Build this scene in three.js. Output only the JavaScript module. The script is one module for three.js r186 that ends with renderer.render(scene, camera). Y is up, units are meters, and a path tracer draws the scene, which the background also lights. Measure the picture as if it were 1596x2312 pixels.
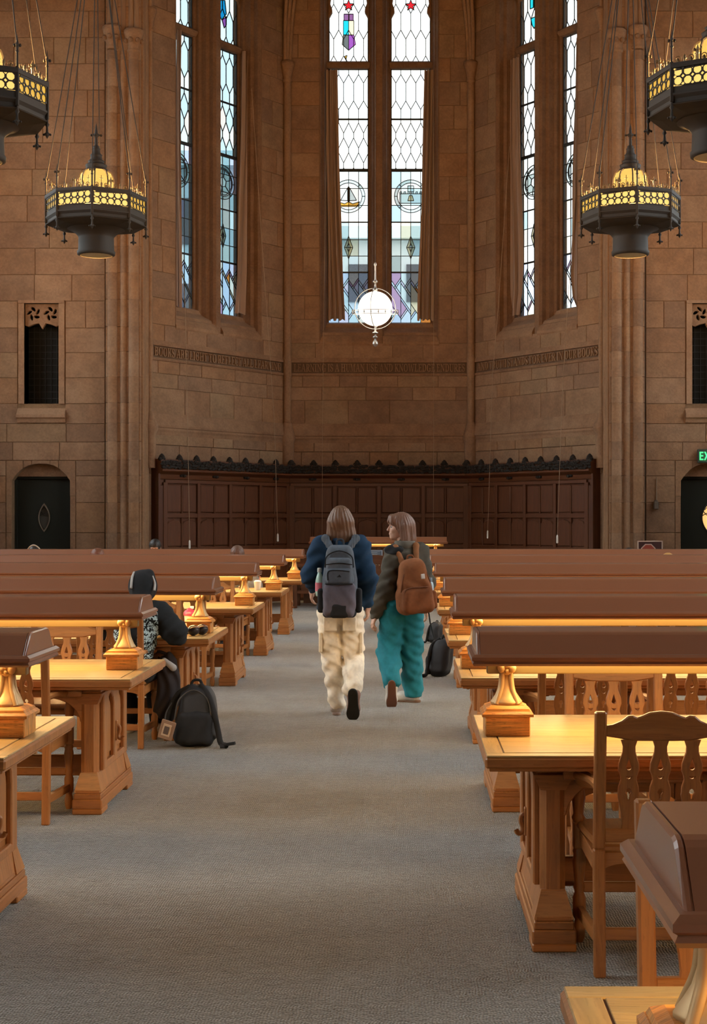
import * as THREE from 'three';
import { mergeGeometries } from 'three/addons/utils/BufferGeometryUtils.js';
import { FontLoader } from 'three/addons/loaders/FontLoader.js';
import { TextGeometry } from 'three/addons/geometries/TextGeometry.js';
import { RectAreaLightUniformsLib } from 'three/addons/lights/RectAreaLightUniformsLib.js';

// ------------------------------------------------------------------ camera, sky, exposure
const scene = new THREE.Scene();
RectAreaLightUniformsLib.init();
const FP = 3300, VX = 920, VY = 1168, EYE = 1.63;          // focal length and vanishing point, in pixels of the 1596 x 2312 frame
const camera = new THREE.PerspectiveCamera(2 * Math.atan(VY / FP) * 180 / Math.PI, VX / VY, 0.05, 500);
camera.setViewOffset(VX * 2, VY * 2, 0, 0, 1596, 2312);    // a shifted lens: level camera, verticals stay vertical
camera.position.set(0, EYE, 0);
camera.lookAt(0, EYE, -10);
scene.add(camera);
const SKY = 11.5;
scene.background = new THREE.Color().setRGB(0.95 * SKY, 1.0 * SKY, 1.03 * SKY);
const renderer = new THREE.WebGLRenderer();
renderer.shadowMap.enabled = true;
renderer.toneMapping = THREE.LinearToneMapping;
renderer.toneMappingExposure = 1.0;
const LAMP = 34.0;          // radiance of the reading lamps' strip lights
const CHAND = 40;          // candela of each chandelier's lantern

const toNI = THREE.BufferGeometry.prototype.toNonIndexed; THREE.BufferGeometry.prototype.toNonIndexed = function () { return this.index ? toNI.call(this) : this; };
// ------------------------------------------------------------------ helpers
const XC = -0.56;                                           // the axis of the room
const WALLZ = -25.5;                                        // the flat end wall
const V3 = (x, y, z) => new THREE.Vector3(x, y, z);
let seed = 7;
const rnd = () => { seed = (seed + 0x6d2b79f5) | 0; let t = Math.imul(seed ^ (seed >>> 15), 1 | seed); t = (t + Math.imul(t ^ (t >>> 7), 61 | t)) ^ t; return ((t ^ (t >>> 14)) >>> 0) / 4294967296; };
const rr = (a, b) => a + (b - a) * rnd();
const clamp = THREE.MathUtils.clamp, lerp = THREE.MathUtils.lerp;
const used = new Map();
function numbered(name) { const n = used.get(name) ?? 0; used.set(name, n + 1); return n ? `${name}_${String(n).padStart(3, '0')}` : name; }
function tag(o, label, category, group) { o.userData.label = label; o.userData.category = category; if (group) o.userData.group = group; return o; }
function thing(name, label, category, pos = [0, 0, 0], turn = 0, group) {
  const o = new THREE.Group(); o.name = numbered(name); o.position.set(...pos); o.rotation.y = turn; scene.add(o);
  return tag(o, label, category, group);
}
function struct(name, pos = [0, 0, 0], turn = 0) {
  const o = new THREE.Group(); o.name = name; o.position.set(...pos); o.rotation.y = turn; o.userData.kind = 'structure'; scene.add(o); return o;
}
function shadows(m) { m.castShadow = true; m.receiveShadow = true; return m; }
function part(name, geos, mat, parent, label) {
  const g = Array.isArray(geos) ? merge(geos) : geos;
  const m = shadows(new THREE.Mesh(g, mat)); m.name = parent ? name : numbered(name); (parent ?? scene).add(m);
  if (label) m.userData.label = label;
  return m;
}
function copyOf(o, name, label, pos, turn, group) {
  const c = o.clone(); c.name = numbered(name); scene.add(c); c.userData = { ...o.userData, label };
  if (group) c.userData.group = group;
  if (pos) c.position.set(...pos);
  if (turn !== undefined) c.rotation.y = turn;
  return c;
}
function prep(g) {
  if (g.index) g = g.toNonIndexed();
  if (!g.attributes.normal) g.computeVertexNormals();
  if (!g.attributes.uv) boxUV(g);
  for (const k of Object.keys(g.attributes)) if (!['position', 'normal', 'uv'].includes(k)) g.deleteAttribute(k);
  return g;
}
const merge = (list) => (list.length === 1 ? prep(list[0]) : mergeGeometries(list.map(prep)));
// uv in metres, u along the grain axis
function boxUV(g, axis = 0, off = [rnd() * 3, rnd() * 3]) {
  const p = g.attributes.position, uv = new Float32Array(p.count * 2), a = V3(), b = V3(), c = V3();
  for (let i = 0; i < p.count; i += 3) {
    a.fromBufferAttribute(p, i); b.fromBufferAttribute(p, i + 1); c.fromBufferAttribute(p, i + 2);
    const n = b.clone().sub(a).cross(c.clone().sub(a)), m = [Math.abs(n.x), Math.abs(n.y), Math.abs(n.z)];
    const d = m[0] > m[1] ? (m[0] > m[2] ? 0 : 2) : (m[1] > m[2] ? 1 : 2);
    let U = axis, W = [0, 1, 2].find((k) => k !== axis && k !== d);
    if (d === axis) { U = (axis + 1) % 3; W = (axis + 2) % 3; }
    for (let k = 0; k < 3; k++) { const q = [p.getX(i + k), p.getY(i + k), p.getZ(i + k)]; uv[(i + k) * 2] = q[U] + off[0]; uv[(i + k) * 2 + 1] = q[W] + off[1]; }
  }
  g.setAttribute('uv', new THREE.BufferAttribute(uv, 2));
  return g;
}
function tris(pos) { const g = new THREE.BufferGeometry(); g.setAttribute('position', new THREE.BufferAttribute(new Float32Array(pos), 3)); g.computeVertexNormals(); return g; }
const longest = (w, h, d) => (w >= h && w >= d ? 0 : h >= d ? 1 : 2);
// a box with chamfered edges, centred at x, y, z
function cbox(w, h, d, x = 0, y = 0, z = 0, c = 0.004, axis) {
  const X = w / 2, Y = h / 2, Z = d / 2, out = [];
  c = Math.min(c, X * 0.6, Y * 0.6, Z * 0.6);
  const q = (a, b, e, f) => out.push(...a, ...b, ...e, ...a, ...e, ...f), t3 = (a, b, e) => out.push(...a, ...b, ...e);
  const P = (sx, sy, sz, k) => [sx * (X - (k === 0 ? 0 : c)), sy * (Y - (k === 1 ? 0 : c)), sz * (Z - (k === 2 ? 0 : c))];
  for (const s of [1, -1]) {
    const f = (a, b, e, g2) => (s > 0 ? q(a, b, e, g2) : q(g2, e, b, a));
    f(P(s, -1, -1, 0), P(s, 1, -1, 0), P(s, 1, 1, 0), P(s, -1, 1, 0));
    f(P(-1, s, -1, 1), P(-1, s, 1, 1), P(1, s, 1, 1), P(1, s, -1, 1));
    f(P(-1, -1, s, 2), P(1, -1, s, 2), P(1, 1, s, 2), P(-1, 1, s, 2));
  }
  for (const a of [1, -1]) for (const b of [1, -1]) {
    const f = (p1, p2, p3, p4, flip) => (flip ? q(p4, p3, p2, p1) : q(p1, p2, p3, p4));
    f(P(a, b, -1, 1), P(a, b, 1, 1), P(a, b, 1, 0), P(a, b, -1, 0), a * b < 0);
    f(P(a, -1, b, 0), P(a, 1, b, 0), P(a, 1, b, 2), P(a, -1, b, 2), a * b < 0);
    f(P(-1, a, b, 2), P(1, a, b, 2), P(1, a, b, 1), P(-1, a, b, 1), a * b > 0);
    for (const e of [1, -1]) { const tr = [P(a, b, e, 0), P(a, b, e, 1), P(a, b, e, 2)]; if (a * b * e < 0) tr.reverse(); t3(...tr); }
  }
  const g = tris(out); g.translate(x, y, z);
  return boxUV(g, axis ?? longest(w, h, d));
}
function box(w, h, d, x = 0, y = 0, z = 0, axis) { const g = new THREE.BoxGeometry(w, h, d).toNonIndexed(); g.translate(x, y, z); return boxUV(g, axis ?? longest(w, h, d)); }
const bounds = (x0, x1, y0, y1, z0, z1, axis) => box(x1 - x0, y1 - y0, z1 - z0, (x0 + x1) / 2, (y0 + y1) / 2, (z0 + z1) / 2, axis);
// four-sided frustum: bottom w0 x d0 at y0, top w1 x d1 at y1
function frustum(w0, d0, y0, w1, d1, y1, x = 0, z = 0) {
  const b = [[-w0, -d0], [w0, -d0], [w0, d0], [-w0, d0]].map(([a, c]) => [x + a / 2, y0, z + c / 2]), t = [[-w1, -d1], [w1, -d1], [w1, d1], [-w1, d1]].map(([a, c]) => [x + a / 2, y1, z + c / 2]), o = [];
  for (let i = 0; i < 4; i++) { const j = (i + 1) % 4; o.push(...b[i], ...t[i], ...t[j], ...b[i], ...t[j], ...b[j]); }
  o.push(...t[0], ...t[3], ...t[2], ...t[0], ...t[2], ...t[1], ...b[0], ...b[1], ...b[2], ...b[0], ...b[2], ...b[3]);
  return boxUV(tris(o), 0);
}
function lathe(pts, seg = 16, x = 0, y = 0, z = 0) { const g = new THREE.LatheGeometry(pts.map(([r, h]) => new THREE.Vector2(Math.max(r, 1e-4), h)), seg).toNonIndexed(); g.translate(x, y, z); return g; }
function tube(pts, r, seg = 6, n = pts.length * 4, closed = false) {
  const c = pts.length === 2 ? new THREE.LineCurve3(V3(...pts[0]), V3(...pts[1])) : new THREE.CatmullRomCurve3(pts.map((p) => V3(...p)), closed, 'centripetal');
  return new THREE.TubeGeometry(c, pts.length === 2 ? 1 : n, r, seg, closed).toNonIndexed();
}
function bar(a, b, w, h = w) { // square bar between two points
  const A = V3(...a), B = V3(...b), L = A.distanceTo(B), g = new THREE.BoxGeometry(w, h, L).toNonIndexed();
  boxUV(g, 2);
  const m = new THREE.Matrix4().lookAt(A, B, Math.abs(B.y - A.y) > 0.95 * L ? V3(1, 0, 0) : V3(0, 1, 0)); m.setPosition(A.clone().add(B).multiplyScalar(0.5));
  return g.applyMatrix4(m);
}
function ball(r, x, y, z, w = 10, h = 8) { const g = new THREE.SphereGeometry(r, w, h).toNonIndexed(); g.translate(x, y, z); return g; }
const shapeOf = (pts) => new THREE.Shape(pts.map(([x, y]) => new THREE.Vector2(x, y)));
function extrude(shape, depth, bevel = 0, curve = 8, axis = 0) {
  const g = new THREE.ExtrudeGeometry(shape, { depth: depth - 2 * bevel, bevelEnabled: bevel > 0, bevelThickness: bevel, bevelSize: bevel, bevelOffset: -bevel, bevelSegments: 1, curveSegments: curve });
  const n = g.index ? g.toNonIndexed() : g; n.translate(0, 0, bevel); n.deleteAttribute('uv'); return boxUV(n, axis);
}
// moulding: profile [[out, y], ...] swept along a plan path [[x, z], ...]; out is to the right of the way
function mould(profile, path, axis = 0) {
  const ring = path.map(([x, z], i) => {
    const d = (p, q) => { const l = Math.hypot(q[0] - p[0], q[1] - p[1]); return [(q[0] - p[0]) / l, (q[1] - p[1]) / l]; };
    const a = i ? d(path[i - 1], path[i]) : d(path[0], path[1]), b = i < path.length - 1 ? d(path[i], path[i + 1]) : a;
    const na = [-a[1], a[0]], nb = [-b[1], b[0]], m = [na[0] + nb[0], na[1] + nb[1]], k = 2 / (m[0] * m[0] + m[1] * m[1]);
    return profile.map(([o, y]) => [x + m[0] * k * o, y, z + m[1] * k * o]);
  }), out = [], n = profile.length;
  for (let i = 0; i < path.length - 1; i++) for (let j = 0; j < n; j++) {
    const k = (j + 1) % n, a = ring[i][j], b = ring[i + 1][j], c = ring[i + 1][k], d = ring[i][k];
    out.push(...a, ...c, ...b, ...a, ...d, ...c);
  }
  for (const [r, f] of [[ring[0], 1], [ring[path.length - 1], 0]]) {
    for (const t of THREE.ShapeUtils.triangulateShape(profile.map(([o, y]) => new THREE.Vector2(o, y)), [])) out.push(...(f ? [r[t[0]], r[t[1]], r[t[2]]] : [r[t[0]], r[t[2]], r[t[1]]]).flat());
  }
  return boxUV(tris(out), axis);
}
const at = (px, py, d) => [(px - VX) / FP * d, EYE - (py - VY) / FP * d, -d];   // a place measured in the photograph, at a depth in metres

// ------------------------------------------------------------------ textures
function noise2(n, cells, s) { // tileable value noise, n x n
  const g = new Float32Array(cells * cells); let q = seed; seed = s; for (let i = 0; i < g.length; i++) g[i] = rnd(); seed = q;
  const o = new Float32Array(n * n), f = (t) => t * t * (3 - 2 * t);
  for (let y = 0; y < n; y++) for (let x = 0; x < n; x++) {
    const u = x / n * cells, v = y / n * cells, i = Math.floor(u), j = Math.floor(v), a = f(u - i), b = f(v - j), w = (p, r) => g[((r % cells) * cells) + (p % cells)];
    o[y * n + x] = lerp(lerp(w(i, j), w(i + 1, j), a), lerp(w(i, j + 1), w(i + 1, j + 1), a), b);
  }
  return o;
}
function noiseXY(n, cx, cy, s) {
  const g = new Float32Array(cx * cy); const q = seed; seed = s; for (let i = 0; i < g.length; i++) g[i] = rnd(); seed = q;
  const o = new Float32Array(n * n), f = (t) => t * t * (3 - 2 * t);
  for (let y = 0; y < n; y++) for (let x = 0; x < n; x++) {
    const u = x / n * cx, v = y / n * cy, i = Math.floor(u), j = Math.floor(v), a = f(u - i), b = f(v - j), w = (p, r) => g[((r % cy) * cx) + (p % cx)];
    o[y * n + x] = lerp(lerp(w(i, j), w(i + 1, j), a), lerp(w(i, j + 1), w(i + 1, j + 1), a), b);
  }
  return o;
}
function texture(n, fn, srgb, size) { // fn(i, x, y) -> [r, g, b] in 0..1 ; repeats every size metres
  const d = new Uint8Array(n * n * 4);
  for (let y = 0; y < n; y++) for (let x = 0; x < n; x++) { const i = y * n + x, c = fn(i, x, y); for (let k = 0; k < 3; k++) d[i * 4 + k] = clamp(c[k], 0, 1) * 255; d[i * 4 + 3] = 255; }
  const t = new THREE.DataTexture(d, n, n); t.wrapS = t.wrapT = THREE.RepeatWrapping; t.magFilter = THREE.LinearFilter; t.minFilter = THREE.LinearMipmapLinearFilter; t.generateMipmaps = true;
  if (srgb) t.colorSpace = THREE.SRGBColorSpace;
  t.repeat.set(1 / size, 1 / size); t.needsUpdate = true; return t;
}
const N = 512;
const fine = noise2(N, 256, 11), mid = noise2(N, 64, 12), coarse = noise2(N, 12, 13), huge = noise2(N, 4, 14);
// oak: long streaks along u, pores and slow bands
const gr1 = noiseXY(N, 6, 170, 21), gr2 = noiseXY(N, 3, 40, 22), gr3 = noiseXY(N, 24, 256, 23), wav = noise2(N, 5, 24);
const oakV = new Float32Array(N * N);
for (let y = 0; y < N; y++) for (let x = 0; x < N; x++) {
  const i = y * N + x, yy = (y + Math.round(wav[i] * 26)) % N, j = yy * N + x;
  const ring = 0.5 + 0.5 * Math.sin((y / N * 2 * Math.PI * 7) + wav[i] * 7);
  oakV[i] = 0.45 * gr1[j] + 0.25 * gr2[j] + 0.2 * ring + (gr3[i] > 0.78 ? -0.22 : 0.06);
}
const oakMap = texture(N, (i) => { const k = 0.78 + 0.22 * oakV[i]; return [k, k * (0.95 + 0.04 * gr2[i]), k * (0.92 + 0.06 * gr2[i])]; }, true, 0.9), oakStrong = texture(N, (i) => { const k = 0.58 + 0.48 * oakV[i]; return [k, k * (0.9 + 0.08 * gr2[i]), k * (0.84 + 0.14 * gr2[i])]; }, true, 0.5);
const oakBump = texture(N, (i) => { const k = oakV[i]; return [k, k, k]; }, false, 0.9);
const stoneMap = texture(N, (i) => { const k = 0.8 + 0.1 * coarse[i] + 0.09 * mid[i] + 0.07 * fine[i] + 0.08 * (huge[i] - 0.5); return [k, k * (0.97 + 0.04 * huge[i]), k * (0.94 + 0.07 * huge[i])]; }, true, 1.7);
const stoneBump = texture(N, (i) => { const k = 0.4 * mid[i] + 0.5 * fine[i] + 0.3 * coarse[i]; return [k, k, k]; }, false, 1.7);
const clothBump = texture(256, (i, x, y) => { const k = 0.5 + 0.25 * Math.sin(x / 256 * Math.PI * 2 * 64) + 0.25 * Math.sin(y / 256 * Math.PI * 2 * 64); return [k, k, k]; }, false, 0.16);
const smudge = texture(N, (i) => { const k = 0.72 + 0.4 * (0.6 * coarse[i] + 0.4 * mid[i]) ; return [k, k, k]; }, false, 1.1);
// carpet: short ribs running away from the door, broken into wavy patches
const CN = 2048, cA = noiseXY(CN, 40, 90, 31), cB = noise2(CN, 512, 32), cC = noise2(CN, 24, 33), cD = noise2(CN, 160, 34);
const rib = (x, y, i) => { const ph = x / CN * 2 * Math.PI * 260 + 5 * cA[i]; return (0.5 + 0.5 * Math.sin(ph)) * (0.35 + 0.65 * cA[i]); };
const carpetMap = texture(CN, (i, x, y) => { const k = 0.47 + 0.20 * rib(x, y, i) + 0.18 * cB[i] + 0.10 * (cD[i] - 0.5) + 0.07 * (cC[i] - 0.5); return [k, k * 0.965, k * 0.905]; }, true, 2.9);
const carpetBump = texture(CN, (i, x, y) => { const k = 0.55 * rib(x, y, i) + 0.45 * cB[i]; return [k, k, k]; }, false, 2.9);

// ------------------------------------------------------------------ materials
const std = (color, o = {}) => new THREE.MeshStandardMaterial({ color: new THREE.Color().setRGB(...color), roughness: 0.7, ...o });
const phys = (color, o = {}) => new THREE.MeshPhysicalMaterial({ color: new THREE.Color().setRGB(...color), roughness: 0.6, ...o });
const wood = (color, rough = 0.42, bump = 0.0006) => phys(color, { map: oakMap, bumpMap: oakBump, bumpScale: bump, roughness: rough, clearcoat: 0.25, clearcoatRoughness: 0.25 });
const stone = (color) => std(color, { map: stoneMap, bumpMap: stoneBump, bumpScale: 0.004, roughness: 0.93 });
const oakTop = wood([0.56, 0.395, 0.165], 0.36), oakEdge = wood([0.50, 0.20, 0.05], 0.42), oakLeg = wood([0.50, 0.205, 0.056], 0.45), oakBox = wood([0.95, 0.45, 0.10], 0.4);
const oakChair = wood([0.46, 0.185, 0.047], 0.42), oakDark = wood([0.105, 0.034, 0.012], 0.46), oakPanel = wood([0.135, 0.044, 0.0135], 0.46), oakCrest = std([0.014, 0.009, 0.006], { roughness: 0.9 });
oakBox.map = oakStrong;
const inlay = std([0.10, 0.035, 0.012], { roughness: 0.5 });
const shadeMat = phys([0.28, 0.105, 0.048], { roughness: 0.4, clearcoat: 0.75, clearcoatRoughness: 0.16 });
const shadeIn = std([0.85, 0.8, 0.7], { roughness: 0.6 });
const brass = std([0.56, 0.37, 0.165], { metalness: 0.35, roughness: 0.48 });
const railMat = phys([0.235, 0.17, 0.07], { roughness: 0.4, metalness: 0.2 });
const bronze = std([0.02, 0.015, 0.011], { metalness: 0.15, roughness: 0.7 });
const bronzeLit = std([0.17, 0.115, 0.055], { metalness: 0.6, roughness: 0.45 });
const iron = std([0.035, 0.03, 0.027], { metalness: 0.5, roughness: 0.55 });
const leadMat = std([0.025, 0.027, 0.03], { metalness: 0.3, roughness: 0.6 });
const STONE = [0.30, 0.176, 0.10];
const tint = (k, r = 0, b = 0) => stone([STONE[0] * k * (1 + r), STONE[1] * k, STONE[2] * k * (1 + b)]);
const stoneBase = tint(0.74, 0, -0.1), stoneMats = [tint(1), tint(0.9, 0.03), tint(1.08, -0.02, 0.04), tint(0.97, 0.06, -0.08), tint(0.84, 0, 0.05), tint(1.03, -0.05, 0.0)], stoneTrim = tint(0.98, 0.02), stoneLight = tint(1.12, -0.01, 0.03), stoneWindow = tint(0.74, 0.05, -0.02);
// ------------------------------------------------------------------ the setting: shell
const RX0 = XC - 8.1, RX1 = XC + 8.1, ZB = 11, TOP = 15.5;   // side walls, wall behind the camera, ceiling
const carpet = phys([0.375, 0.375, 0.37], { sheen: 1, sheenColor: new THREE.Color().setRGB(1, 1, 1), sheenRoughness: 0.7, map: carpetMap, bumpMap: carpetBump, bumpScale: 0.008, roughness: 0.72 });
{
  const f = part('floor', bounds(RX0 - 1, RX1 + 1, -0.4, 0, -30.5, ZB + 1, 0), carpet, undefined);
  f.userData.kind = 'structure';
  const gnd = part('ground', bounds(-220, 220, -7, -6.6, -240, 120), std([0.16, 0.17, 0.15], { roughness: 1 })); gnd.userData.kind = 'structure';
  const c = struct('ceiling');
  part('ceiling_slab', [bounds(RX0 - 1, RX1 + 1, TOP, TOP + 0.4, -26.6, ZB + 1), bounds(-6, 5, 13.6, 14, -31, -25.3)], tint(0.8), c);
}
function prismY(poly, y0, y1) { // plan polygon [[x, z], ...] raised from y0 to y1
  const g = new THREE.ExtrudeGeometry(shapeOf(poly.map(([x, z]) => [x, -z])), { depth: y1 - y0, bevelEnabled: false }); g.rotateX(-Math.PI / 2); g.translate(0, y0, 0);
  const n = g.index ? g.toNonIndexed() : g; n.deleteAttribute('uv'); return boxUV(n, 1);
}
// one dressed stone, face towards +z
function stoneBlock(x0, x1, y0, y1, z, proud) {
  const j = 0.004, c = 0.006, a = [x0 + j, y0 + j, x1 - j, y1 - j], b = [a[0] + c, a[1] + c, a[2] - c, a[3] - c], zf = z + proud, zm = zf - c, o = [];
  const B = [[a[0], a[1]], [a[2], a[1]], [a[2], a[3]], [a[0], a[3]]], F = [[b[0], b[1]], [b[2], b[1]], [b[2], b[3]], [b[0], b[3]]];
  for (let i = 0; i < 4; i++) {
    const k = (i + 1) % 4, p = [...B[i], z - 0.004], q = [...B[k], z - 0.004], r = [...B[k], zm], s = [...B[i], zm], t = [...F[k], zf], u = [...F[i], zf];
    o.push(...p, ...q, ...r, ...p, ...r, ...s, ...s, ...r, ...t, ...s, ...t, ...u);
  }
  o.push(...F[0], zf, ...F[1], zf, ...F[2], zf, ...F[0], zf, ...F[2], zf, ...F[3], zf);
  return boxUV(tris(o), 0);
}
function stones(parent, x0, x1, ys, holes, z = 0, min = 0.55, max = 1.05) {
  for (let i = 0; i < ys.length - 1; i++) {
    let runs = [[x0, x1]];
    for (const h of holes) if (h[2] < ys[i + 1] - 0.05 && h[3] > ys[i] + 0.05) runs = runs.flatMap(([a, b]) => [[a, Math.min(b, h[0])], [Math.max(a, h[1]), b]].filter(([p, q]) => q - p > 0.06));
    for (const [a, b] of runs) {
      const cuts = [a]; let p = a + rr(min * 0.5, max);
      while (p < b - min * 0.5) { cuts.push(p); p += rr(min, max); }
      cuts.push(b);
      for (let k = 0; k < cuts.length - 1; k++) part('stone_block', stoneBlock(cuts[k], cuts[k + 1], ys[i], ys[i + 1], z, 0.012 + rr(0, 0.004)), stoneMats[Math.floor(rnd() * stoneMats.length)], parent);
    }
  }
}
const COURSES = [0, 0.42, 0.88, 1.36, 1.885, 2.349, 2.62, 2.94, 3.26, 3.61, 4.06, 4.5, 4.93, 5.40];
while (COURSES[COURSES.length - 1] < 11.4) COURSES.push(COURSES[COURSES.length - 1] + 0.46);
const YTOP = COURSES[COURSES.length - 1];

// side walls and the wall behind the camera: tall windows along both sides
for (const [side, x, s] of [['left', RX0, 1], ['right', RX1, -1]]) {
  const w = struct('wall_' + side), zs = [-22.6, -17.4, -12.2, -7.0, 5.0], hw = 1.45, y0 = 3.4, y1 = 11.2, g = [];
  let z = -26.3;
  for (const c of zs) { g.push(bounds(x - (s > 0 ? 0.9 : 0), x + (s > 0 ? 0 : 0.9), y0, y1, z, c - hw)); z = c + hw; }
  g.push(bounds(x - (s > 0 ? 0.9 : 0), x + (s > 0 ? 0 : 0.9), y0, y1, z, ZB + 0.9), bounds(x - (s > 0 ? 0.9 : 0), x + (s > 0 ? 0 : 0.9), 0, y0, -26.3, ZB + 0.9), bounds(x - (s > 0 ? 0.9 : 0), x + (s > 0 ? 0 : 0.9), y1, TOP, -26.3, ZB + 0.9));
  part('wall_masonry', g, stoneMats[0], w);
}
part('wall_rear', bounds(RX0, RX1, 0, TOP, ZB, ZB + 0.8), stoneMats[1]).userData.kind = 'structure';

// flat end walls with a door, a traceried niche window and dressed stones
const mirror = (x) => 2 * XC - x;
const doorLeaf = std([0.006, 0.008, 0.004], { roughness: 0.85 });
const voidMat = std([0.012, 0.012, 0.012], { roughness: 0.9 });
function endWall(side) {
  const L = side === 'left', mx = (a, b) => (L ? [a, b] : [mirror(b), mirror(a)]);
  const [x0, x1] = mx(RX0, -5.275), [dx0, dx1] = mx(-6.90, -5.885), [nx0, nx1] = mx(-6.684, -6.081), ny0 = 3.608, ny1 = 5.362, dc = (dx0 + dx1) / 2, nc = (nx0 + nx1) / 2;
  const w = struct('wall_end_' + side, [0, 0, WALLZ]);
  const s = shapeOf([[x0, 0], [x1, 0], [x1, 12], [x0, 12]]);
  const arch = (r) => { const p = []; for (let i = 0; i <= 14; i++) { const t = -1 + i / 7; p.push([dc + (dx1 - dc + r) * t, 2.27 + r * 0.6 + 0.295 * (1 - Math.abs(t) ** 2.6)]); } return p; };
  s.holes.push(new THREE.Path([[dx0, 0.001], [dx1, 0.001], ...arch(0).reverse()].map(([x, y]) => new THREE.Vector2(x, y))), new THREE.Path([[nx0, ny0], [nx1, ny0], [nx1, ny1], [nx0, ny1]].map(([x, y]) => new THREE.Vector2(x, y))));
  const back = extrude(s, 0.5); back.translate(0, 0, -0.5);
  part('wall_backing', back, stoneBase, w);
  part('wall_upper', bounds(x0, x1, 12, TOP, -0.5, 0), stoneMats[1], w);
  stones(w, x0, x1, COURSES, [[dx0 - 0.1, dx1 + 0.1, -1, 2.62], [nx0 - 0.11, nx1 + 0.11, 3.30, 5.40]]);
  // stones of the door arch, cut to its curve
  const top = 2.62, xs = [dx0 - 0.1, dx0 + 0.2, dc - 0.16, dc + 0.16, dx1 - 0.2, dx1 + 0.1], A = arch(0), yA = (x) => { if (x <= dx0) return 2.0; if (x >= dx1) return 2.0; for (let i = 0; i < A.length - 1; i++) if (x <= A[i + 1][0]) return lerp(A[i][1], A[i + 1][1], (x - A[i][0]) / (A[i + 1][0] - A[i][0])); return A[A.length - 1][1]; };
  for (let i = 0; i < 5; i++) {
    const a = xs[i] + 0.004, b = xs[i + 1] - 0.004, lo = [];
    if (i === 0) lo.push([a, 2.0], [dx0, 2.0]);
    for (let k = 0; k <= 8; k++) { const x = lerp(Math.max(a, dx0 + 0.001), Math.min(b, dx1 - 0.001), k / 8); lo.push([x, yA(x)]); }
    if (i === 4) lo.push([dx1, 2.0], [b, 2.0]);
    const g = extrude(shapeOf([...lo, [b, top - 0.005], [a, top - 0.005]]), 0.024, 0.005); g.translate(0, 0, -0.004);
    part('arch_stone', g, stoneMats[i % 3], w);
  }
  for (const [a, b] of [[dx0 - 0.1, dx0], [dx1, dx1 + 0.1]]) for (const [p, q] of [[0, 0.7], [0.7, 1.36], [1.36, 2.0]]) part('jamb_stone', stoneBlock(a, b, p, q, 0, 0.02), stoneMats[(p * 10) % 3 | 0], w);
  // niche window surround, sill, tracery and dark leaded glass
  part('niche_jamb', [bounds(nx0 - 0.1, nx0, ny0, ny1, -0.3, 0.03, 1), bounds(nx1, nx1 + 0.1, ny0, ny1, -0.3, 0.03, 1), bounds(nx0 - 0.1, nx1 + 0.1, ny1, ny1 + 0.05, -0.3, 0.045)], stoneLight, w);
  part('niche_sill', mould([[-0.3, 3.3], [-0.3, 3.64], [-0.05, 3.6], [0.085, 3.42], [0.085, 3.37], [0.05, 3.34], [0.03, 3.28]], [[nx0 - 0.12, 0], [nx1 + 0.12, 0]]), stoneTrim, w);
  const tr = shapeOf([[nx0, 4.98], [nx0 + 0.06, 4.96], [nx0 + 0.15, 5.0], [nc - 0.06, 5.02], [nc, 4.92], [nc + 0.06, 5.02], [nx1 - 0.15, 5.0], [nx1 - 0.06, 4.96], [nx1, 4.98], [nx1, ny1], [nx0, ny1]]);
  for (const c of [nc - 0.15, nc + 0.15]) for (let k = 0; k < 5; k++) {
    const P = [], a0 = k * 1.2566 + 0.4, ox = c + 0.08 * Math.cos(a0), oy = 5.19 + 0.08 * Math.sin(a0), b = a0 + 0.75; for (let i = 0; i < 10; i++) { const q = i / 10 * 6.2832, u = 0.052 * Math.cos(q) * (1 + 0.25 * Math.sin(q)), v = 0.026 * Math.sin(q); P.push([ox + u * Math.cos(b) - v * Math.sin(b), oy + u * Math.sin(b) + v * Math.cos(b)]); }
    tr.holes.push(new THREE.Path(P.map(([x, y]) => new THREE.Vector2(x, y))));
  }
  const tg = extrude(tr, 0.08, 0.008); tg.translate(0, 0, -0.12); part('niche_tracery', tg, stoneTrim, w);
  part('niche_recess', [bounds(nx0 - 0.02, nx1 + 0.02, ny0, ny1, -0.62, -0.5)], voidMat, w);
  const lg = []; for (let i = 1; i < 6; i++) lg.push(box(0.008, ny1 - ny0, 0.01, lerp(nx0, nx1, i / 6), (ny0 + ny1) / 2, -0.28)); for (let i = 1; i < 15; i++) lg.push(box(nx1 - nx0, 0.008, 0.01, nc, lerp(ny0, ny1, i / 15), -0.28));
  part('niche_lead', lg, leadMat, w);
  part('niche_glass', bounds(nx0, nx1, ny0, ny1, -0.297, -0.29), phys([0.004, 0.005, 0.004], { roughness: 0.4, specularIntensity: 0.4 }), w);
  // door
  const d = struct(L ? 'door_1' : 'door_2', [0, 0, WALLZ]), lens = (r, y0, y1, n = 12) => { const p = []; for (let i = 0; i <= n; i++) { const t = i / n; p.push([r * Math.sin(Math.PI * t) ** 0.85, lerp(y0, y1, t)]); } return [...p, ...p.slice(1, -1).reverse().map(([x, y]) => [-x, y])]; };
  const leaf = shapeOf([[dx0, 0], [dx1, 0], [dx1, 2.349], [dx0, 2.349]]), win = lens(0.085, 1.40, 1.84).map(([x, y]) => new THREE.Vector2(dc + x, y));
  leaf.holes.push(new THREE.Path(win));
  const lg2 = extrude(leaf, 0.06, 0.004); lg2.translate(0, 0, -0.28); part('door_leaf', lg2, doorLeaf, d);
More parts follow.
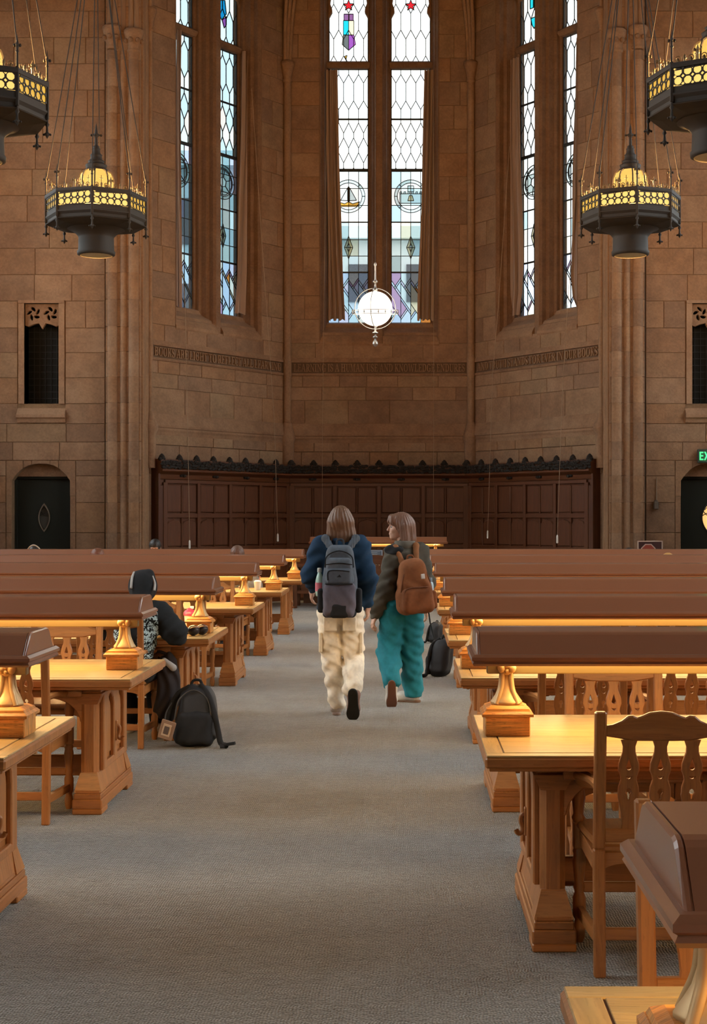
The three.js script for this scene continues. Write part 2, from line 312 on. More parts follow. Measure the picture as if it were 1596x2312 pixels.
  part('door_frame', [bounds(dx0, dx0 + 0.04, 0, 2.349, -0.22, -0.17, 1), bounds(dx1 - 0.04, dx1, 0, 2.349, -0.22, -0.17, 1), bounds(dx0, dx1, 2.31, 2.349, -0.22, -0.17)], doorLeaf, d);
  const ty = [...arch(0).map(([x, y]) => [x, y])], tp = extrude(shapeOf([[dx1, 2.345], [dx0, 2.345], ...ty.slice(0).filter((q, i) => i > 0 && i < ty.length - 1)].reverse().reverse()), 0.1); tp.translate(0, 0, -0.24); part('door_tympanum', tp, stoneMats[1], d);
  const fr = shapeOf(lens(0.105, 1.37, 1.88)); fr.holes.push(new THREE.Path(lens(0.085, 1.40, 1.84).map(([x, y]) => new THREE.Vector2(x, y))));
  const fg = extrude(fr, 0.03, 0.006); fg.translate(dc, 0, -0.23); part('door_window_frame', fg, L ? std([0.2, 0.17, 0.13], { metalness: 0.5, roughness: 0.5 }) : iron, d);
  const gg = new THREE.ShapeGeometry(shapeOf(lens(0.086, 1.40, 1.84))); gg.translate(dc, 0, -0.25);
  part('door_window_pane', gg, L ? phys([0.05, 0.05, 0.045], { roughness: 0.3 }) : std([0.5, 0.35, 0.15], { emissive: new THREE.Color().setRGB(0.95, 0.58, 0.2), emissiveIntensity: 1.0 }), d);
  part('door_window_grille', [tube([[dc - 0.08, 1.66, -0.235], [dc, 1.70, -0.235], [dc + 0.08, 1.66, -0.235]], 0.008, 5), tube([[dc - 0.06, 1.73, -0.235], [dc, 1.67, -0.235], [dc + 0.06, 1.73, -0.235]], 0.008, 5), tube([[dc - 0.04, 1.76, -0.235], [dc, 1.80, -0.235], [dc + 0.04, 1.76, -0.235]], 0.006, 5)], iron, d);
  part('door_handle', [ball(0.022, L ? dx1 - 0.07 : dx0 + 0.07, 1.05, -0.19), box(0.02, 0.02, 0.05, L ? dx1 - 0.07 : dx0 + 0.07, 1.05, -0.21)], brass, d);
  part('door_backing', bounds(dx0 - 0.05, dx1 + 0.05, 0, 2.7, -0.62, -0.52), voidMat, d);
}
endWall('left'); endWall('right');

// clustered piers between the end walls and the apse
function pier(side) {
  const L = side === 'left', X = (x) => (L ? x : mirror(x)), w = struct('pier_' + side);
  const a = Math.min(X(-5.22), X(-4.62)), b = Math.max(X(-5.22), X(-4.62));
  for (let i = 0; i < COURSES.length - 1; i++) { const g = cbox(b - a, COURSES[i + 1] - COURSES[i] - 0.004, 1.3, (a + b) / 2, (COURSES[i] + COURSES[i + 1]) / 2, -25.93, 0.006); part('pier_stone', g, stoneMats[i % 4], w); }
  part('pier_upper', bounds(a, b, YTOP, TOP, -26.6, -25.3, 1), stoneMats[0], w);
  const shafts = [[-5.105, 0.088], [-4.915, 0.066], [-4.735, 0.09]];
  const variants = new Map();
  shafts.forEach(([sx, r], k) => {
    for (let i = 0; i < COURSES.length - 1 && COURSES[i] < 9.6; i++) {
      const h = Math.min(COURSES[i + 1], 9.7) - COURSES[i], key = r + '|' + h.toFixed(3);
      if (!variants.has(key)) { const g = lathe([[r - 0.007, 0], [r, 0.006], [r, h - 0.006], [r - 0.007, h]], 12); boxUV(g, 1); variants.set(key, g); }
      const m = part('shaft_drum', variants.get(key), stoneMats[(i * 2 + k) % 5], w); m.position.set(X(sx), COURSES[i], -25.29 + (k === 1 ? -0.02 : 0));
    }
    const cy = k === 2 ? 9.66 : 9.72, R = k === 1 ? 0.75 : 1, leaves = [];
    if (k !== 1) {
      leaves.push(lathe([[r, 0], [r + 0.022 * R, 0.02], [r + 0.022, 0.05], [r + 0.005, 0.07], [r + 0.015, 0.16], [r + 0.06 * R, 0.26], [r + 0.075, 0.31], [r + 0.085, 0.33], [r + 0.085, 0.38], [r + 0.05, 0.41], [r, 0.42]], 14, X(sx), cy, -25.29));
      for (let q = 0; q < 7; q++) { const t = q / 7 * Math.PI * 2; leaves.push(ball(0.045, X(sx) + (r + 0.045) * Math.cos(t), cy + 0.2, -25.29 + (r + 0.045) * Math.sin(t), 6, 5)); }
      part('capital', leaves, stoneTrim, w);
    }
    for (const [dx, rr2] of k === 1 ? [[0, 0.05]] : [[-0.045, 0.05], [0.045, 0.05]]) part('vault_shaft', lathe([[rr2, 0], [rr2, 5.4]], 10, X(sx) + dx, 10.05, -25.3), stoneMats[k], w);
  });
  // moulded corner towards the apse
  part('pier_corner', prismY([[X(-4.62), -26.5], [X(-4.62), -25.36], [X(-4.595), -25.36], [X(-4.575), -25.42], [X(-4.575), -25.55], [X(-4.555), -25.6], [X(-4.555), -26.5]], 0, TOP), stoneMats[3], w);
}
pier('left'); pier('right');
part('wall_chancel_arch', bounds(-5.3, mirror(-5.3), 13.4, TOP, -26.6, -25.35), stoneMats[2]).userData.kind = 'structure';

// ------------------------------------------------------------------ the apse
const AL = [XC - 4.05, -25.8], BL = [XC - 1.86, -28.9], BR = [XC + 1.86, -28.9], AR = [XC + 4.05, -25.8];
function frame(A, B) { const dx = B[0] - A[0], dz = B[1] - A[1], L = Math.hypot(dx, dz), e = [dx / L, dz / L]; return { A, B, L, e, n: [-e[1], e[0]], turn: Math.atan2(-e[1], e[0]), pos: [A[0], 0, A[1]] }; }
const W = { left: frame(AL, BL), back: frame(BL, BR), right: frame(BR, AR) };
// where the line of sight through px meets a wall's plane zoff in front of it: [u, y, depth]
function onWall(f, px, py, zoff = 0) {
  const k = (px - VX) / FP, P = [f.A[0] + zoff * f.n[0], f.A[1] + zoff * f.n[1]];
  const det = f.e[0] * 1 + f.e[1] * k, u = -(P[0] + k * P[1]) / det, d = -(P[1] + u * f.e[1]);
  return [u, EYE - (py - VY) / FP * d, d];
}
const HALFW = 1.18, SILL = 5.54, GL = -0.5, LW = 0.80, JW = 0.155;
const ACOURSE = [2.4, 2.92, 3.1], ACOURSE2 = [3.46, 3.94, 4.2, 4.43], ACOURSE3 = [4.76, 5.07];
while (ACOURSE3[ACOURSE3.length - 1] < 12.4) ACOURSE3.push(ACOURSE3[ACOURSE3.length - 1] + 0.47);
const font = await new FontLoader().loadAsync('fonts/droid/droid_serif_bold.typeface.json');
function apseWall(side, text) {
  const f = W[side], w = struct('wall_apse_' + side, f.pos, f.turn), c = f.L / 2, a = c - HALFW, b = c + HALFW;
  const s = shapeOf([[-0.25, 0], [f.L + 0.25, 0], [f.L + 0.25, 13.6], [-0.25, 13.6]]);
  s.holes.push(new THREE.Path([[a, 5.02], [b, 5.02], [b, 12.9], [a, 12.9]].map(([x, y]) => new THREE.Vector2(x, y))));
  const g = extrude(s, 0.6); g.translate(0, 0, -0.6); part('wall_backing', g, stoneBase, w);
  stones(w, 0.02, f.L - 0.02, ACOURSE, [], 0.05, 0.5, 0.95);
  stones(w, 0.02, f.L - 0.02, ACOURSE2, [], 0, 0.5, 0.95);
  stones(w, 0.02, f.L - 0.02, ACOURSE3, [[a, b, 5.07, 13]], 0, 0.4, 0.8);
  part('wall_base', bounds(0, f.L, 0, 2.4, 0, 0.06), stoneMats[1], w);
  part('string_course', mould([[0, 3.05], [0, 3.5], [0.03, 3.46], [0.115, 3.27], [0.115, 3.235], [0.095, 3.22], [0.095, 3.185], [0.075, 3.15], [0.06, 3.09]], [[-0.06, 0], [f.L + 0.06, 0]]), stoneTrim, w);
  part('frieze_mould', [mould([[0, 4.42], [0, 4.475], [0.05, 4.47], [0.06, 4.455], [0.04, 4.425]], [[0, 0], [f.L, 0]]), mould([[0, 4.68], [0, 4.79], [0.02, 4.78], [0.055, 4.71], [0.05, 4.685]], [[0, 0], [f.L, 0]])], stoneTrim, w);
  part('frieze_band', bounds(0.02, f.L - 0.02, 4.47, 4.69, 0, 0.006), tint(0.5), w);
  const tg = new TextGeometry(text, { font, size: 0.148, depth: 0.03, curveSegments: 2, bevelEnabled: false }); tg.computeBoundingBox();
  const bb = tg.boundingBox, k = (f.L - 0.34) / (bb.max.x - bb.min.x); tg.scale(k, 1.05, 1); tg.translate(0.17, 4.507, 0.003);
  const tn = tg.index ? tg.toNonIndexed() : tg; tn.deleteAttribute('uv'); boxUV(tn); part('frieze_lettering', tn, tint(0.95), w);
  return { f, a, b, c };
}
const AW = { left: apseWall('left', 'BOOKS ARE LIGHT TO REFLECT ALL LEARNING'), back: apseWall('back', 'LEARNING IS A HUMAN USE AND KNOWLEDGE ENDURES'), right: apseWall('right', 'AND TRUTH STANDS FOR EVER IN OUR BOOKS') };
// corner shafts of the apse
{
  const w = struct('apse_corner_shafts');
  for (const [x, z, r] of [[BL[0] + 0.05, BL[1] + 0.07, 0.072], [BR[0] - 0.05, BR[1] + 0.07, 0.072], [AL[0] + 0.07, AL[1] + 0.02, 0.045], [AR[0] - 0.07, AR[1] + 0.02, 0.045]]) {
    part('corner_shaft', boxUV(lathe([[r, 3.5], [r, 4.4], [r + 0.012, 4.42], [r + 0.012, 4.78], [r, 4.8], [r, 10.2]], 14, x, 0, z), 1), stoneMats[0], w);
    part('shaft_base', boxUV(lathe([[r + 0.06, 2.5], [r + 0.06, 3.1], [r + 0.1, 3.18], [r + 0.1, 3.26], [r + 0.03, 3.4], [r + 0.02, 3.47], [r, 3.5]], 8, x, 0, z), 1), stoneTrim, w);
    part('capital', boxUV(lathe([[r, 10.2], [r + 0.02, 10.22], [r + 0.02, 10.26], [r + 0.005, 10.28], [r + 0.05, 10.48], [r + 0.075, 10.54], [r + 0.075, 10.6], [r, 10.64]], 10, x, 0, z), 1), stoneTrim, w);
    const cx = XC, cz = -25.9, ux = cx - x, uz = cz - z, l = Math.hypot(ux, uz);
    for (const q of [-0.05, 0, 0.05]) part('vault_rib', boxUV(tube([[x - uz / l * q, 10.6, z + ux / l * q], [x - uz / l * q * 1.5 + ux * 0.02, 11.5, z + ux / l * q * 1.5 + uz * 0.02], [x - uz / l * q * 2 + ux * 0.1, 12.5, z + ux / l * q * 2 + uz * 0.1], [x + ux * 0.3, 13.5, z + uz * 0.3]], 0.04, 6, 10), 1), stoneMats[2], w);
  }
}
// ------------------------------------------------------------------ stained glass windows of the apse
const GK = 10 / 12;
const glassOf = (c, rough = 0.2, k = 0.2) => phys(c.map((v) => v * k * GK), { transmission: 1, thickness: 0, roughness: rough, ior: 1.5, side: THREE.DoubleSide });
const G = {
  clear: [[0.93, 0.93, 0.86], [0.95, 0.92, 0.84], [0.9, 0.94, 0.9], [0.88, 0.93, 0.92], [0.95, 0.93, 0.88]].map((c) => glassOf(c)),
  pale: [[0.74, 0.90, 0.90], [0.66, 0.86, 0.90], [0.80, 0.92, 0.88], [0.86, 0.90, 0.84], [0.62, 0.82, 0.90], [0.84, 0.8, 0.74]].map((c) => glassOf(c, 0.2, 0.135)),
  low: [[0.60, 0.70, 0.88], [0.70, 0.80, 0.92], [0.62, 0.78, 0.86], [0.74, 0.70, 0.86], [0.86, 0.80, 0.72], [0.56, 0.66, 0.84], [0.78, 0.88, 0.9]].map((c) => glassOf(c, 0.2, 0.22)),
  mauve: glassOf([0.62, 0.40, 0.60], 0.2, 0.2), plum: glassOf([0.30, 0.14, 0.34]), orange: glassOf([0.62, 0.20, 0.04], 0.2, 0.25), amber: glassOf([0.85, 0.42, 0.06]), tan: glassOf([0.80, 0.72, 0.55], 0.2, 0.2), cream: glassOf([0.94, 0.80, 0.56], 0.2, 0.2),
  red: glassOf([0.75, 0.015, 0.02], 0.1, 0.12), cyan: glassOf([0.01, 0.45, 0.58]), grey: glassOf([0.09, 0.10, 0.10]), violet: glassOf([0.32, 0.08, 0.42]), yellow: glassOf([0.85, 0.62, 0.10]), blue: glassOf([0.01, 0.25, 0.60]), green: glassOf([0.02, 0.38, 0.12]), ice: glassOf([0.72, 0.82, 0.84]),
};
// pieces leaded in front of the quarries
const O = { ice: glassOf([0.78, 0.88, 0.90], 0.2, 1), amber: glassOf([0.95, 0.50, 0.08], 0.2, 1), tan: glassOf([0.80, 0.68, 0.48], 0.2, 1), cream: glassOf([0.95, 0.84, 0.62], 0.2, 1), grey: glassOf([0.16, 0.17, 0.17], 0.2, 1), red: glassOf([0.72, 0.02, 0.03], 0.1, 1), cyan: glassOf([0.02, 0.62, 0.75], 0.2, 1), violet: glassOf([0.38, 0.10, 0.48], 0.2, 1), plum: glassOf([0.28, 0.12, 0.30], 0.2, 1), yellow: glassOf([0.9, 0.68, 0.14], 0.2, 1), blue: glassOf([0.01, 0.35, 0.75], 0.2, 1), green: glassOf([0.02, 0.48, 0.16], 0.2, 1) };
function clipRect(poly, x0, x1, y0, y1) {
  for (const [ax, lim, sg] of [[0, x0, 1], [0, x1, -1], [1, y0, 1], [1, y1, -1]]) {
    const o = [];
    for (let i = 0; i < poly.length; i++) {
      const p = poly[i], q = poly[(i + 1) % poly.length], a = (p[ax] - lim) * sg, b = (q[ax] - lim) * sg;
      if (a >= -1e-9) o.push(p);
      if ((a > 1e-9 && b < -1e-9) || (a < -1e-9 && b > 1e-9)) { const t = a / (a - b); o.push([lerp(p[0], q[0], t), lerp(p[1], q[1], t)]); }
    }
    poly = o; if (poly.length < 3) return [];
  }
  return poly;
}
function cut(polys, A, B, C) { // split every polygon by the line A x + B y = C
  const out = [];
  for (const poly of polys) {
    const d = poly.map(([x, y]) => A * x + B * y - C);
    if (d.every((v) => v > -1e-6) || d.every((v) => v < 1e-6)) { out.push(poly); continue; }
    for (const s of [1, -1]) {
      const o = [];
      poly.forEach((p, i) => { const k = (i + 1) % poly.length, a = d[i] * s, b = d[k] * s; if (a >= -1e-9) o.push(p); if (a * b < -1e-14) { const t = a / (a - b); o.push([lerp(p[0], poly[k][0], t), lerp(p[1], poly[k][1], t)]); } });
      if (o.length > 2) out.push(o);
    }
  }
  return out;
}
const area = (p) => { let s = 0; p.forEach(([x, y], i) => { const [u, v] = p[(i + 1) % p.length]; s += x * v - u * y; }); return Math.abs(s) / 2; };
const rect = (x0, x1, y0, y1) => [[x0, y0], [x1, y0], [x1, y1], [x0, y1]];
const CW = LW / 4;
function honeycomb(y0, y1, h, z, oy) {
  const out = [], pitch = h + z;
  for (let r = -1; r < (y1 - y0) / pitch + 2; r++) for (let c = -1; c < 6; c++) {
    const cx = (c + (r & 1 ? 0.5 : 0)) * CW, cy = y0 + oy + r * pitch;
    const p = clipRect([[cx, cy - h / 2 - z], [cx + CW / 2, cy - h / 2], [cx + CW / 2, cy + h / 2], [cx, cy + h / 2 + z], [cx - CW / 2, cy + h / 2], [cx - CW / 2, cy - h / 2]], 0, LW, y0, y1);
    if (p.length > 2 && area(p) > 0.001) out.push(p);
  }
  return out;
}
const BARS = [SILL, 6.555, 7.565, 8.61, 9.635, 10.65];
const pick = (list) => list[Math.floor(rnd() * list.length)];
// one lancet's glass: [{poly, mat, z}] for a bright or a darker light, with its own emblem
function lancetGlass(tone, emblem) {
  const out = [], add = (p, mat, z = 0) => p.length > 2 && area(p) > 0.0004 && out.push({ poly: p, mat, z });
  const base = tone === 'bright' ? G.clear : tone === 'mid' ? [...G.clear, ...G.pale] : G.pale, lower = tone === 'bright' ? [...G.clear, ...G.clear, ...G.clear, ...G.pale] : [...G.pale, ...G.pale, ...G.low];
  // lowest panel: mountains of oblique bands
  for (let c = 0; c < 4; c++) {
    const x0 = c * CW, x1 = x0 + CW, up = c % 2 ? 1 : -1;
    let ps = [rect(x0, x1, BARS[0], BARS[1])];
    const dn = (y) => { ps = cut(ps, 1.45, 1, 1.45 * x0 + y); }, ri = (y) => { ps = cut(ps, -1.45, 1, -1.45 * x1 + y); };
    dn(BARS[0] + 0.87 - 0.0); dn(BARS[0] + 0.80); if (c % 2) { dn(BARS[0] + 0.52); dn(BARS[0] + 0.46); } else dn(BARS[0] + 0.38);
    const keep = []; for (const p of ps) { const cy = p.reduce((s, q) => s + q[1], 0) / p.length; if (cy > BARS[0] + 0.62 || cy < BARS[0] + 0.25) keep.push(...cut(cut([p], -1.45, 1, -1.45 * x0 + BARS[0] + (cy > BARS[0] + 0.5 ? 0.62 : 0.12)), -1.45, 1, -1.45 * x0 + BARS[0] + (cy > BARS[0] + 0.5 ? 0.56 : 0.06))); else keep.push(p); }
    for (const p of keep) { const q = rnd(); add(p, q < 0.03 ? G.orange : q < 0.12 ? G.mauve : q < 0.2 ? G.tan : q < 0.26 && p[0][1] < BARS[0] + 0.2 ? G.cream : pick(G.low)); }
    void up;
  }
  // fourth: plain quarries with a lozenge
  for (let c = 0; c < 4; c++) { const ys = [BARS[1], BARS[1] + 0.33, BARS[1] + 0.66, BARS[2]]; for (let r = 0; r < 3; r++) add(rect(c * CW, c * CW + CW, ys[r], ys[r + 1]), rnd() < 0.08 ? G.tan : pick(lower)); }
  const m = LW / 2, ly = BARS[1] + 0.5;
  for (const [dx, dy] of [[1, 1], [-1, 1], [-1, -1], [1, -1]]) { add([[m, ly + dy * 0.23], [m, ly + dy * 0.09], [m + dx * 0.035, ly], [m + dx * 0.085, ly]], O.tan, 0.007); add([[m, ly + dy * 0.09], [m + dx * 0.035, ly], [m, ly]], dy > 0 ? O.ice : O.cream, 0.007); }
  // third: quarries with a medallion
  for (let c = 0; c < 4; c++) { const ys = [BARS[2], BARS[2] + 0.34, BARS[2] + 0.68, BARS[3]]; for (let r = 0; r < 3; r++) add(rect(c * CW, c * CW + CW, ys[r], ys[r + 1]), pick(lower)); }
  const my = BARS[2] + 0.52, arc = (r, a) => [m + r * Math.cos(a), my + r * Math.sin(a)];
  for (let k = 0; k < 8; k++) { const a0 = k * Math.PI / 4, P = []; for (let i = 0; i <= 4; i++) P.push(arc(0.33, a0 + i * Math.PI / 16)); for (let i = 4; i >= 0; i--) P.push(arc(0.27, a0 + i * Math.PI / 16)); add(P, O.ice, 0.007); }
  if (emblem.medal === 'ship') { add([arc(0.25, 3.6), [m - 0.08, my - 0.15], [m, my - 0.11], [m + 0.08, my - 0.15], arc(0.25, -0.45), [m + 0.17, my - 0.205], [m - 0.17, my - 0.205]], O.amber, 0.007); add(rect(m - 0.013, m + 0.013, my - 0.11, my + 0.19), O.amber, 0.007); for (const s of [-1, 1]) add([[m + s * 0.02, my + 0.17], [m + s * 0.02, my - 0.09], [m + s * 0.16, my - 0.08]], O.ice, 0.007); }
  else if (emblem.medal === 'castle') { add(rect(m - 0.22, m + 0.22, my - 0.14, my + 0.05), O.ice, 0.007); for (let k = 0; k < 6; k++) add(rect(m - 0.22 + k * 0.08, m - 0.18 + k * 0.08, my + 0.05, my + 0.09), O.ice, 0.007); add(rect(m - 0.06, m + 0.06, my + 0.09, my + 0.21), O.ice, 0.007); add([[m - 0.06, my - 0.09], [m + 0.06, my - 0.09], [m + 0.03, my + 0.015], [m - 0.03, my + 0.015]], O.amber, 0.007); }
  else for (let k = 0; k < 6; k++) { const a0 = k * Math.PI / 3 + 0.3; add([arc(0.25, a0), arc(0.25, a0 + 0.52), arc(0.25, a0 + 1.05), arc(0.1, a0 + 1.05), arc(0.1, a0)], O.ice, 0.007); }
  for (const p of honeycomb(BARS[3], BARS[4], 0.10, 0.2, 0.1)) add(p, pick(base));
  if (emblem.spindle) for (const c of [1, 3]) { const x = c * CW, y = BARS[3] + 0.45; add([[x, y + 0.28], [x + 0.05, y + 0.14], [x + 0.05, y - 0.14], [x, y - 0.28], [x - 0.05, y - 0.14], [x - 0.05, y + 0.14]], emblem.spindle, 0.007); }
  for (const p of honeycomb(BARS[4], BARS[5], 0.36, 0.17, 0.55)) add(p, pick(base));
  // above the transom
  for (const p of honeycomb(10.78, 12.62, 0.34, 0.18, 0.3)) add(p, pick(base));
  const star = (cx, cy, r) => { const P = []; for (let i = 0; i < 10; i++) { const a = Math.PI / 2 + i * Math.PI / 5, q = i % 2 ? r * 0.42 : r; P.push([cx + q * Math.cos(a), cy + q * Math.sin(a)]); } return P; };
  if (emblem.star) add(star(m, 11.92, 0.115), O.red, 0.007);
  for (const [x0, x1, y0, y1, k] of emblem.shield ?? []) add(rect(m + x0, m + x1, y0, y1), O[k], 0.007);
  for (const [pts, k] of emblem.points ?? []) add(pts.map(([x, y]) => [m + x, y]), O[k], 0.007);
  return out;
}
function cames(list) { // lead strips round every pane
  const seen = new Set(), out = [];
  for (const { poly, z } of list) poly.forEach((p, i) => {
    const q = poly[(i + 1) % poly.length], k = [p, q].map((v) => v.map((n) => n.toFixed(3)).join()).sort().join('|') + z;
    if (seen.has(k) || Math.hypot(p[0] - q[0], p[1] - q[1]) < 0.012) return; seen.add(k);
    out.push(bar([p[0], p[1], z], [q[0], q[1], z], 0.0135, 0.013));
  });
  return out;
}
function apseWindow(n, side, lights) {
  const { f, a, b, c } = AW[side], w = struct('window_' + n, f.pos, f.turn);
  const jamb = (s, x) => prismY([[0, 0.012], [0, -0.58], [JW, -0.58], [JW, -0.45], [0.125, -0.43], [0.125, -0.36], [0.10, -0.33], [0.085, -0.24], [0.085, -0.2], [0.045, -0.15], [0.045, -0.05], [0.015, 0.012]].map(([u, z]) => [x + s * u, z]), 5.02, 12.9);
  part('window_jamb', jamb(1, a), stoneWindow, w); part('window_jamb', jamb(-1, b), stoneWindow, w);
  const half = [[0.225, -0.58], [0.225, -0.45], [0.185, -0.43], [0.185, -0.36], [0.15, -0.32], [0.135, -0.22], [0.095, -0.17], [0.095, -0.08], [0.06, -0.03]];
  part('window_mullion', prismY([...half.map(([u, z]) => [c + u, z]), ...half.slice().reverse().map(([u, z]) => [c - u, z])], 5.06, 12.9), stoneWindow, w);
  for (const s of [-1, 1]) {
    const x0 = s < 0 ? a + JW : c + 0.225, x1 = x0 + LW, sx0 = s < 0 ? a : c + 0.07, sx1 = s < 0 ? c - 0.07 : b;
    part('window_sill', mould([[-0.56, 5.0], [-0.56, 5.545], [-0.45, 5.535], [-0.36, 5.50], [-0.33, 5.43], [-0.31, 5.41], [-0.12, 5.30], [-0.09, 5.24], [-0.05, 5.22], [0.0, 5.15], [0.03, 5.10], [0.03, 5.05], [0, 5.0]], [[sx0, 0], [sx1, 0]]), stoneTrim, w);
    part('transom', mould([[-0.56, 10.64], [-0.56, 10.79], [-0.42, 10.78], [-0.37, 10.74], [-0.37, 10.70], [-0.42, 10.65]], [[x0 - 0.03, 0], [x1 + 0.03, 0]]), stoneWindow, w);
    const hd = shapeOf([[x0 - 0.02, 11.6], [x0 + 0.005, 11.6], [x0 + 0.01, 11.66], [x0 + 0.075, 11.78], [x0 + 0.07, 11.84], [x0 + 0.03, 11.95], [x0 + 0.06, 12.15], [x0 + 0.2, 12.4], [(x0 + x1) / 2, 12.62], [x1 - 0.2, 12.4], [x1 - 0.06, 12.15], [x1 - 0.03, 11.95], [x1 - 0.07, 11.84], [x1 - 0.075, 11.78], [x1 - 0.01, 11.66], [x1 - 0.005, 11.6], [x1 + 0.02, 11.6], [x1 + 0.02, 12.92], [x0 - 0.02, 12.92]]);
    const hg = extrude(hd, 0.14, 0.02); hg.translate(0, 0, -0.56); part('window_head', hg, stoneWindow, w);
    const spec = lights[s < 0 ? 0 : 1], list = lancetGlass(spec.tone, spec);
    const lead = part('lancet', [...cames(list), box(LW, 0.03, 0.03, LW / 2, BARS[1], 0), box(LW, 0.022, 0.03, LW / 2, BARS[2], 0), box(LW, 0.055, 0.04, LW / 2, BARS[3], 0), box(LW, 0.03, 0.03, LW / 2, BARS[4], 0), box(0.02, 7, 0.03, 0.008, 9.1, 0, 1), box(0.02, 7, 0.03, LW - 0.008, 9.1, 0, 1)], leadMat, w);
    lead.position.set(x0, 0, GL);
    for (const { poly, mat, z } of list) { const g = new THREE.ShapeGeometry(shapeOf(poly)).toNonIndexed(); g.translate(0, 0, z); const p = part('glass_pane', g, mat, lead); void p; }
  }
}
const shieldCol = [[-0.095, 0.0, 11.62, 11.75, 'plum'], [0.01, 0.095, 11.62, 11.75, 'plum'], [-0.105, 0, 11.33, 11.62, 'cyan'], [0, 0.105, 11.33, 11.62, 'cream']];
apseWindow(1, 'left', [{ tone: 'dim' }, { tone: 'dim', points: [[[[-0.13, 11.55], [0.06, 11.6], [0.1, 11.35], [-0.03, 11.2], [-0.13, 11.32]], 'blue'], [[[-0.02, 11.2], [0.1, 11.3], [0.1, 11.14], [0.04, 11.06]], 'violet']] }]);
apseWindow(2, 'back', [{ tone: 'bright', medal: 'ship', star: true, shield: shieldCol, points: [[[[-0.105, 11.33], [0, 11.33], [0, 11.02], [-0.13, 11.14]], 'grey'], [[[0, 11.33], [0.105, 11.33], [0.14, 11.14], [0, 11.02]], 'violet'], [[[-0.08, 10.9], [-0.03, 10.92], [-0.05, 10.84], [-0.02, 10.78]], 'amber']] }, { tone: 'bright', medal: 'castle', star: true }]);
apseWindow(3, 'right', [{ tone: 'bright', points: [[[[-0.02, 11.7], [0.09, 11.7], [0.09, 11.45], [-0.02, 11.45]], 'green'], [[[-0.12, 11.7], [-0.02, 11.7], [-0.02, 11.45], [-0.12, 11.45]], 'cyan'], [[[-0.1, 11.26], [0.1, 11.26], [0.06, 11.12], [0, 11.04], [-0.06, 11.12]], 'cyan']] }, { tone: 'bright', points: [[[[-0.1, 11.5], [0.1, 11.5], [0.1, 11.3], [0, 11.2], [-0.1, 11.32]], 'yellow']] }]);

// tall windows of the side walls (beside the camera), with mullions and plain panes
{
  const zs = [-22.6, -17.4, -12.2, -7.0, 5.0], pane = glassOf([0.86, 0.9, 0.9], 0.1, 1.2);
  let n = 4;
  for (const x of [RX0 - 0.45, RX1 + 0.45]) for (const z of zs) {
    const w = struct('window_' + n++, [x, 0, z]);
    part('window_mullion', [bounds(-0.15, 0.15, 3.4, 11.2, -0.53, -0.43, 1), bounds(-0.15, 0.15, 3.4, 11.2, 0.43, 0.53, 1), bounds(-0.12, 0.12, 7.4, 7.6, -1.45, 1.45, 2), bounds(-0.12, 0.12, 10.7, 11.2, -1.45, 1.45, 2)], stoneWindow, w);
    for (const c of [-0.98, 0, 0.98]) for (const [a, b] of [[3.4, 7.4], [7.6, 10.7]]) { const g = new THREE.PlaneGeometry(0.9, b - a); g.rotateY(Math.PI / 2); g.translate(0, (a + b) / 2, c); part('glass_pane', g, pane, w); }
  }
}
// what stands outside: buildings with rows of windows seen dimly through the lower glass
function building(label, x0, x1, z, h, color, deep = 14) {
  const t = thing('neighbouring_building', label, 'building', [(x0 + x1) / 2, -6.6, z]), w = x1 - x0;
  part('facade', box(w, h + 6.6, deep, 0, (h + 6.6) / 2, -deep / 2), std(color, { roughness: 0.9 }), t);
  part('cornice', box(w + 0.6, 0.7, 0.8, 0, h + 6.3, 0.2), std(color.map((c) => c * 1.3), { roughness: 0.9 }), t);
  const gm = phys([0.05, 0.06, 0.08], { roughness: 0.15 }), n = Math.floor(w / 3.4);
  for (let f = 0; f < 5; f++) for (let i = 0; i < n; i++) part('window', box(1.5, 2.2, 0.2, -w / 2 + (i + 0.7) * 3.4, h + 6.6 - 3.2 - f * 4.1, 0.02), gm, t);
}
building('pale grey building with flat roof seen through the middle window', -8.5, 4.6, -86, 18.6, [0.74, 0.82, 0.84]);
building('tall pale building with rows of windows behind the left window', -34, -7.9, -70, 19.0, [0.55, 0.72, 0.78]);

